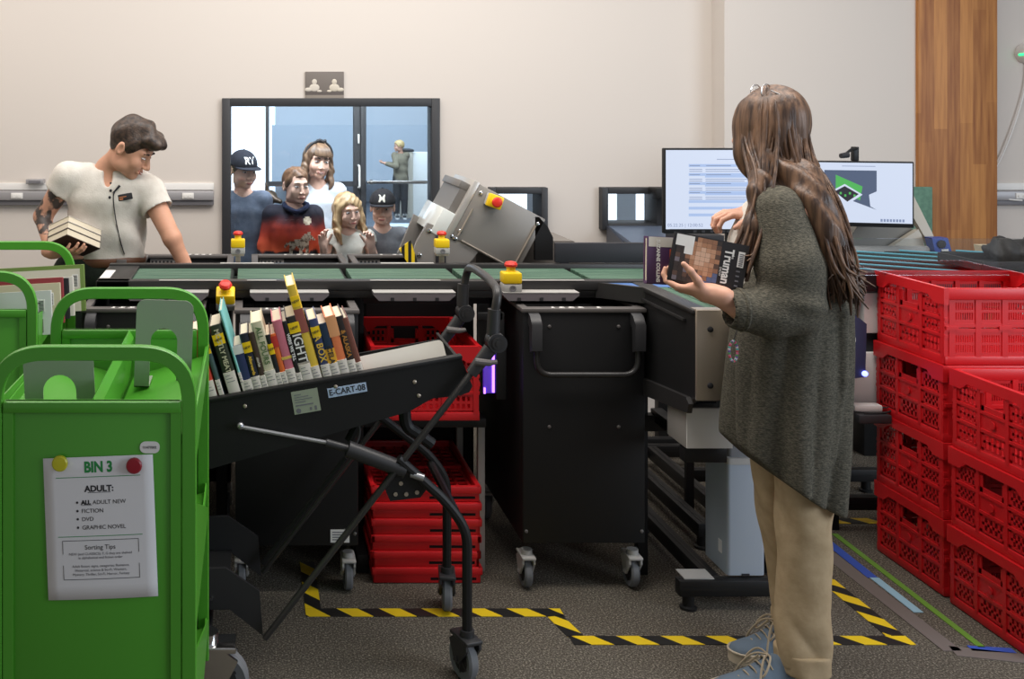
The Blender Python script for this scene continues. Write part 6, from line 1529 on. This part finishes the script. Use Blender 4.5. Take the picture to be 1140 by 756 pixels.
# ---------------------------------------------------------------- children behind the window
def hang(sw,zs,s,q,dx=.05,fwd=-.02,ln=1.0):
    return dict(el=(q*(sw+dx*.6),fwd*.3,zs-.24*s*ln),wr=(q*(sw+dx),fwd-.03,zs-.45*s*ln),d=(0,-.1,-1),n=(-q,0,0),side=q*-1 if 0 else (1 if q>0 else -1),curl=(20,24,26,30))
def cap_hat(t, hc, Rm, hs, m, emblem, em, esz):
    c = np.array(hc); P = lambda x,y,z: c+Rm@(np.array((x,y,z))*hs); g = Sdf(c-.2*hs,c+.2*hs,.0042)
    g.ell(P(0,.012,.035),tuple(a*hs for a in (.090,.108,.098)),Rm); 
    def cut(X,Y,Z):
        z = (Rm[0,2]*(X-c[0])+Rm[1,2]*(Y-c[1])+Rm[2,2]*(Z-c[2]))/hs; return (.035-z)*hs
    g.cut(cut); V,Q = g.mesh(); cp = adopt(np_object('cap',[(V,Q)],m),t)
    b = MB(); M4 = Matrix.Translation(Vector(c)) @ Matrix(Rm.tolist()).to_4x4() @ Matrix.Scale(hs,4); b.M = M4
    n = 14; vs=[]; 
    for k,(dz) in enumerate((0,-.005)):
        for i in range(n+1):
            a = PI*i/n; x = .080*math.cos(a); yi = .012-.100*math.sin(a)*1.0; yo = -.05-.115*math.sin(a)**.8
            for (X_,Y_) in ((x,min(yi,-.02)),(x*1.0,min(yo,-.02))): vs.append((X_,Y_,.040+dz-.16*x*x/.08*.5+.0))
    m_ = (n+1)*2; fs=[]
    for i in range(n):
        a=2*i; fs += [(a,a+2,a+3,a+1),(m_+a,m_+a+1,m_+a+3,m_+a+2),(a+1,a+3,m_+a+3,m_+a+1),(a,m_+a,m_+a+2,a+2)]
    b.add(vs,fs); b.build('brim',m,cp)
    bv_ = BVHTree.FromPolygons([tuple(v) for v in V],[tuple(q) for q in Q]); tmp = MB(); tmp.text(emblem,esz,Matrix.Rotation(PI/2,4,'X'),bold=.0012)
    fwd = Vector(Rm@np.array((0,-1,0))); vs=[]
    for v in tmp.v:
        o = Vector(P(v[0]/hs,-.3,.078+v[2]/hs)); h = bv_.ray_cast(o,-fwd); p = h[0] if h[0] is not None else o-fwd*.3*hs*.7
        vs.append(p+fwd*(.0015+(.0012 if v[1] < 0 else 0)))
    b = MB(); b.add(vs,tmp.f); b.build('emblem',em,cp,smooth=0)
    g2 = MB(); g2.sphere(P(0,.012,.134),.006*hs,8,6); g2.build('top_button',m,cp); return cp
def long_hair(t, hc, Rm, hs, m, side, back, n=90, fringe=True, seed=1, partx=0.0):
    """side: how far the locks fall in front (z), back: lowest z of the back"""
    c = np.array(hc); P = lambda x,y,z: c+Rm@(np.array((x,y,z))*hs); lo = c-.22*hs; hi = c+.2*hs; lo = np.array((lo[0],lo[1],min(side,back)-.04)); rg = np.random.RandomState(seed)
    g = Sdf(lo,hi,.0045); g.ell(P(0,.018,.036),tuple(a*hs for a in (.088,.104,.094)),Rm)
    g.cap(P(-.03,.07,0),P(-.03,.085,(back-c[2])/hs),.05*hs,.028*hs,.03); g.cap(P(.03,.07,0),P(.03,.085,(back-c[2])/hs),.05*hs,.028*hs,.03)
    for q in (-1,1): g.chain([P(q*.070,-.01,.04),P(q*.085,-.02,-.05),P(q*.088,-.045,-.13),P(q*.082,-.075,(side-c[2])/hs)],[.026*hs,.024*hs,.026*hs,.010*hs],.03)
    def cut(X,Y,Z):
        x,y,z = [(Rm[0,i]*(X-c[0])+Rm[1,i]*(Y-c[1])+Rm[2,i]*(Z-c[2]))/hs for i in range(3)]
        return np.minimum(np.minimum((.058+.03*np.clip(z,-.2,.06)*0+np.clip(-z-.07,0,.05)*.4)-np.abs(x), -.025-y), (.052 if fringe else .070)-np.abs(x-partx)*(.0 if fringe else .9)-z)*hs
    g.cut(cut); g.warp(lambda X,Y,Z: .002*np.sin(160*X+60*Y+8*np.sin(20*Z)))
    ps = [g.mesh()]; b = MB()
    for i in range(n):
        q = rg.choice((-1,1)); u = rg.rand()
        a0 = P(q*.01+partx,.0+.03*u,.128); a1 = P(q*(.066+.01*u),-.035+.06*u,.085)
        a2 = P(q*(.088+.008*rg.rand()),-.03+.07*u,-.02); a3 = P(q*(.084+.02*rg.rand()),-.055+.10*u,-.12); a4 = P(q*(.075+.03*rg.rand()),-.08+.12*u,(side+.03*rg.rand()-c[2])/hs)
        pt = smoothpath([a0,a1,a2,a3,a4],2); k = len(pt); b.tube(pt,[.0042*hs*min(1,.3+3*j/k,(1.03-j/k)*4) for j in range(k)],5,flat=.6)
    if fringe:
        for i in range(36):
            x = -.056+.112*i/35; pt = smoothpath([P(x*.4,-.02,.128),P(x*.8,-.080,.098),P(x,-.1005+.35*x*x/.06*.3,.062),P(x*1.05,-.101+.4*x*x/.06*.3,.040+.006*rg.rand())],2); k = len(pt); b.tube(pt,[.0038*hs*min(1,.4+2*j/k,(1.04-j/k)*5) for j in range(k)],5,flat=.6)
    hq = [f for f in b.f if len(f) == 4]; ps.append((np.array(b.v),np.array(hq)))
    return adopt(np_object('hair',ps,m),t)
blk = cloth('dark_jeans',(52,56,66))
# boy in the black flat-brim cap
s=.80; zs=1.105
sp = dict(s=s,hs=.86,skin=SK_K,head=(0,-.02,1.245),turn=(26,10,0),zs=zs,zh=.70,sw=.106,yaw=R(0),
  arms=dict(r=hang(.106,zs,s,-1),l=hang(.106,zs,s,1,.045)),shirt=dict(name='long_sleeved_top',mat=cloth('slate_cotton',(108,116,132),(96,104,120)),sleeve='long',hem=.665,amp=.003),trousers=cloth('olive_trousers',(84,84,66)),brow=brown,smile=.2)
t,hc,Rm,hs,_ = figure('person in a black flat-brim cap with RV emblem, slate long-sleeved top', (-.02,5.72,0), sp)
adopt(np_object('hair',[hair_short(hc,Rm,hs,None)],hairm('boy_hair_a',(70,52,38),(110,84,62),(1,1,1))),t)
cap_hat(t,hc,Rm,hs,cloth('cap_black',(40,42,50)),'RV',M['white'],.050)
# boy in the wolf sweater
def swm():
    m = mat('sunset_sweater',(30,30,42),.9,bump=(160,.3)); nt = m.node_tree; b = nt.nodes['Principled BSDF']
    tc = nt.nodes.new('ShaderNodeTexCoord'); sx = nt.nodes.new('ShaderNodeSeparateXYZ'); nt.links.new(tc.outputs['Object'],sx.inputs[0])
    n = nt.nodes.new('ShaderNodeTexNoise'); n.inputs['Scale'].default_value = 16; n.inputs['Detail'].default_value = 4; nt.links.new(tc.outputs['Object'],n.inputs['Vector'])
    a = nt.nodes.new('ShaderNodeMath'); a.operation = 'MULTIPLY_ADD'; a.inputs[1].default_value = .10; nt.links.new(n.outputs['Fac'],a.inputs[0]); nt.links.new(sx.outputs[2],a.inputs[2])
    mr = nt.nodes.new('ShaderNodeMapRange'); mr.inputs['From Min'].default_value = .72; mr.inputs['From Max'].default_value = 1.12; nt.links.new(a.outputs[0],mr.inputs['Value'])
    r = nt.nodes.new('ShaderNodeValToRGB'); e = r.color_ramp.elements
    e[0].position = 0; e[0].color = srgb(26,24,30); e[1].position = 1; e[1].color = srgb(30,30,44)
    for p,c in ((.36,(28,26,32)),(.40,(206,84,44)),(.60,(190,62,40)),(.76,(92,36,38)),(.86,(34,31,44))): k = e.new(p); k.color = srgb(*c)
    nt.links.new(mr.outputs[0],r.inputs['Fac']); nt.links.new(r.outputs['Color'],b.inputs['Base Color']); return m
s=.80; zs=1.035
sp = dict(s=s,hs=.84,skin=SK_K,head=(.015,-.02,1.165),turn=(22,4,0),zs=zs,zh=.64,sw=.110,
  arms=dict(r=hang(.110,zs,s,-1,.065,-.04),l=hang(.110,zs,s,1,.065,-.04)),shirt=dict(name='sweater',mat=swm(),sleeve='long',hem=.60,amp=.004,sl=.068,cd=.12,neck=.064),trousers=blk,brow=mat('brow_sandy',(112,84,60),.7),smile=.5)
t,hc,Rm,hs,_ = figure('person with short brown hair in a black and orange wolf sweater', (.25,5.62,0), sp)
adopt(np_object('hair',[hair_short(hc,Rm,hs,None,amp=.006)],hairm('boy_hair_b',(88,60,40),(128,92,64),(1,1,1))),t)
V,Q,so = sp['_shirt']
wolf = ["..............##....","............####....","...........######...","..........########..","......##########.##.","...############.....",".##############.....","##.############.....","#..####.#######.....","...###...###.##.....","...##....##..##.....","...##....##..##.....","..###...###.###....."]
b = decal_grid(V,Q,wolf,.20,.925,.0088,.0095,5.2); adopt(b.build('wolf_print',mat('wolf_tones',(96,74,58),.9,noise=(60,(196,178,156),.40,.56)),None,smooth=0),so)
b = decal_grid(V,Q,[".###.","#####","#####","#####",".###."],.303,1.005,.0085,.0085,5.2); adopt(b.build('moon_print',mat('moon_print',(214,200,176),.9,noise=(50,(170,150,128),.4,.6)),None,smooth=0),so)
b = MB(); g_ = [Vector((.265+.062*math.sin(R(a)),5.60-.075*math.cos(R(a)),1.045+.018*abs(math.sin(R(a)))-.012*math.cos(R(a)))) for a in range(-150,151,15)]; b.tube(g_,[.014]*len(g_),8); adopt(b.build('collar',cloth('navy_collar',(38,44,66)),None),so)
# tall girl behind them
s=.84; zs=1.135
sp = dict(s=s,hs=.88,skin=SK_K,head=(.0,-.02,1.283),turn=(14,6,6),zs=zs,zh=.70,sw=.115,
  arms=dict(r=dict(el=(-.135,-.10,.99),wr=(-.035,-.20,1.015),d=(-.75,-.25,.35),n=(0,-.75,-.65),side=-1,curl=(35,45,50,55)),l=hang(.115,zs,s,1,.04)),
  shirt=dict(name='pale_top',mat=cloth('pale_grey_top',(214,218,224),(198,204,214)),sleeve='long',hem=.66,amp=.003,sl=.062,cd=.095),trousers=blk,brow=brown,smile=1.5,teeth=True)
sp['arms']['r'] = dict(el=(-.10,-.12,.955),wr=(-.005,-.27,1.005),d=(-.55,-.35,.45),n=(-.1,-.8,-.5),side=-1,curl=(40,48,52,58))
sp['arms']['r'] = dict(el=(-.145,-.06,.915),wr=(-.02,-.215,.975),d=(-.62,-.40,.42),n=(-.35,.25,-.85),side=-1,curl=(30,36,40,44))
t,hc,Rm,hs,_ = figure('person with long brown hair and hair band, pale top, smiling behind the others', (.405,5.96,0), sp)
long_hair(t,hc,Rm,hs,hairm('girl_hair_brown',(84,62,46),(134,106,82),(1,1,.1)),(.92),.92,120,True,3)
b = MB(); c=np.array(hc); P=lambda x,y,z: c+Rm@(np.array((x,y,z))*hs); b.tube([P(.092*math.cos(R(a)),-.015,.034+.100*math.sin(R(a))) for a in range(10,171,10)],.007,8); b.tube([P(-.03,-.02,.132),P(-.012,-.03,.142),P(.01,-.03,.136),P(.03,-.02,.142)],.009,8); adopt(b.build('hair_band',M['ink'],None),t)
# small blonde girl with raised hands
s=.72; zs=.905
sp = dict(s=s,hs=.80,skin=SK_K,head=(.0,-.02,1.03),turn=(18,6,-4),zs=zs,zh=.52,sw=.105,
  arms=dict(r=dict(el=(-.135,-.07,.735),wr=(-.140,-.155,.850),d=(-.12,-.10,.98),n=(.35,-.92,0),side=1,curl=(30,38,44,50),spread=10),
            l=dict(el=(.150,-.06,.745),wr=(.112,-.155,.855),d=(-.10,-.10,.97),n=(-.5,-.85,0),side=-1,curl=(48,62,70,74))),
  shirt=dict(name='white_tee',mat=cloth('girl_tee',(232,226,214),(218,211,198)),sleeve='short',slen=.55,hem=.46,amp=.004,sl=.068,cd=.11),trousers=blk,brow=mat('brow_blonde',(170,130,92),.7),smile=.7)
t,hc,Rm,hs,_ = figure('person with long blonde hair in a white tee, both hands raised', (.545,5.62,0), sp)
long_hair(t,hc,Rm,hs,hairm('girl_hair_blonde',(158,122,84),(206,174,130),(1,1,.1)),.87,.84,100,False,9,-.01)
# boy in the dark cap, plain grey top
s=.72; zs=.91
sp = dict(s=s,hs=.80,skin=SK_K,head=(.0,-.02,1.040),turn=(-10,6,0),zs=zs,zh=.52,sw=.105,
  arms=dict(r=hang(.105,zs,s,-1,.03),l=hang(.105,zs,s,1,.045)),shirt=dict(name='grey_top',mat=cloth('grey_top',(122,121,124),(110,109,112)),sleeve='long',hem=.46,amp=.003),trousers=blk,brow=brown,smile=.6)
t,hc,Rm,hs,_ = figure('person in a dark cap with a cream emblem, plain grey top', (.745,5.70,0), sp)
adopt(np_object('hair',[hair_short(hc,Rm,hs,None)],hairm('boy_hair_c',(90,68,48),(130,100,72),(1,1,1))),t)
cap_hat(t,hc,Rm,hs,cloth('cap_dark',(44,42,44)),'M',M['cream'],.052)
# woman standing far off in the hall
s=1.0; zs=1.38
sp = dict(s=s,hs=1.0,res=.010,skin=SK_W,head=(-.04,-.02,1.54),turn=(-78,6,0),zs=zs,zh=.86,sw=.12,
  arms=dict(r=dict(el=(-.12,-.22,1.12),wr=(-.34,-.18,1.18),d=(-.9,.2,.2),n=(.1,.3,.9),side=1),l=dict(el=(.02,.1,1.12),wr=(-.30,.02,1.18),d=(-.9,-.2,.2),n=(.1,-.3,.9),side=-1)),
  shirt=dict(name='jacket',mat=cloth('olive_jacket',(140,132,112),(120,112,96)),sleeve='long',hem=.80,amp=.006,sl=.075,cd=.15,res=.009),trousers=M['ink'],brow=brown)
t,hc,Rm,hs,_ = figure('person with short blonde hair in an olive jacket far off in the hall', (3.27,22.0,-.8), sp)
adopt(np_object('hair',[hair_short(hc,Rm,hs,None,r=(.098,.118,.105))],hairm('short_blonde',(196,164,104),(226,198,146),(1,1,1))),t)

# small dark animal statue behind the boys
g = Sdf((.0,6.1,-.02),(.34,6.5,1.16),.006)
g.ell((.16,6.3,.80),(.075,.07,.13),None,.03); g.ell((.165,6.28,.985),(.045,.05,.045),None,.03); g.cap((.17,6.26,.985),(.225,6.22,.965),.026,.014,.02)
for q in (-1,1): g.cap((.15,6.29+q*.025,1.01),(.14,6.29+q*.035,1.07),.016,.006,.01); g.cap((.18,6.27+q*.04,.85),(.20,6.25+q*.04,.68),.024,.018,.02)
g.box((.16,6.3,.33),(.11,.11,.34),None,.01,.01); V,Q = g.mesh(); V[:,0] -= .025; V[V[:,2]>.05,2] += .06
tag(np_object('animal_statue',[(V,Q)],mat('bronze',(78,66,56),.4,metal=.5)),'small dark animal statue on a plinth behind the boy in the flat-brim cap','statue')
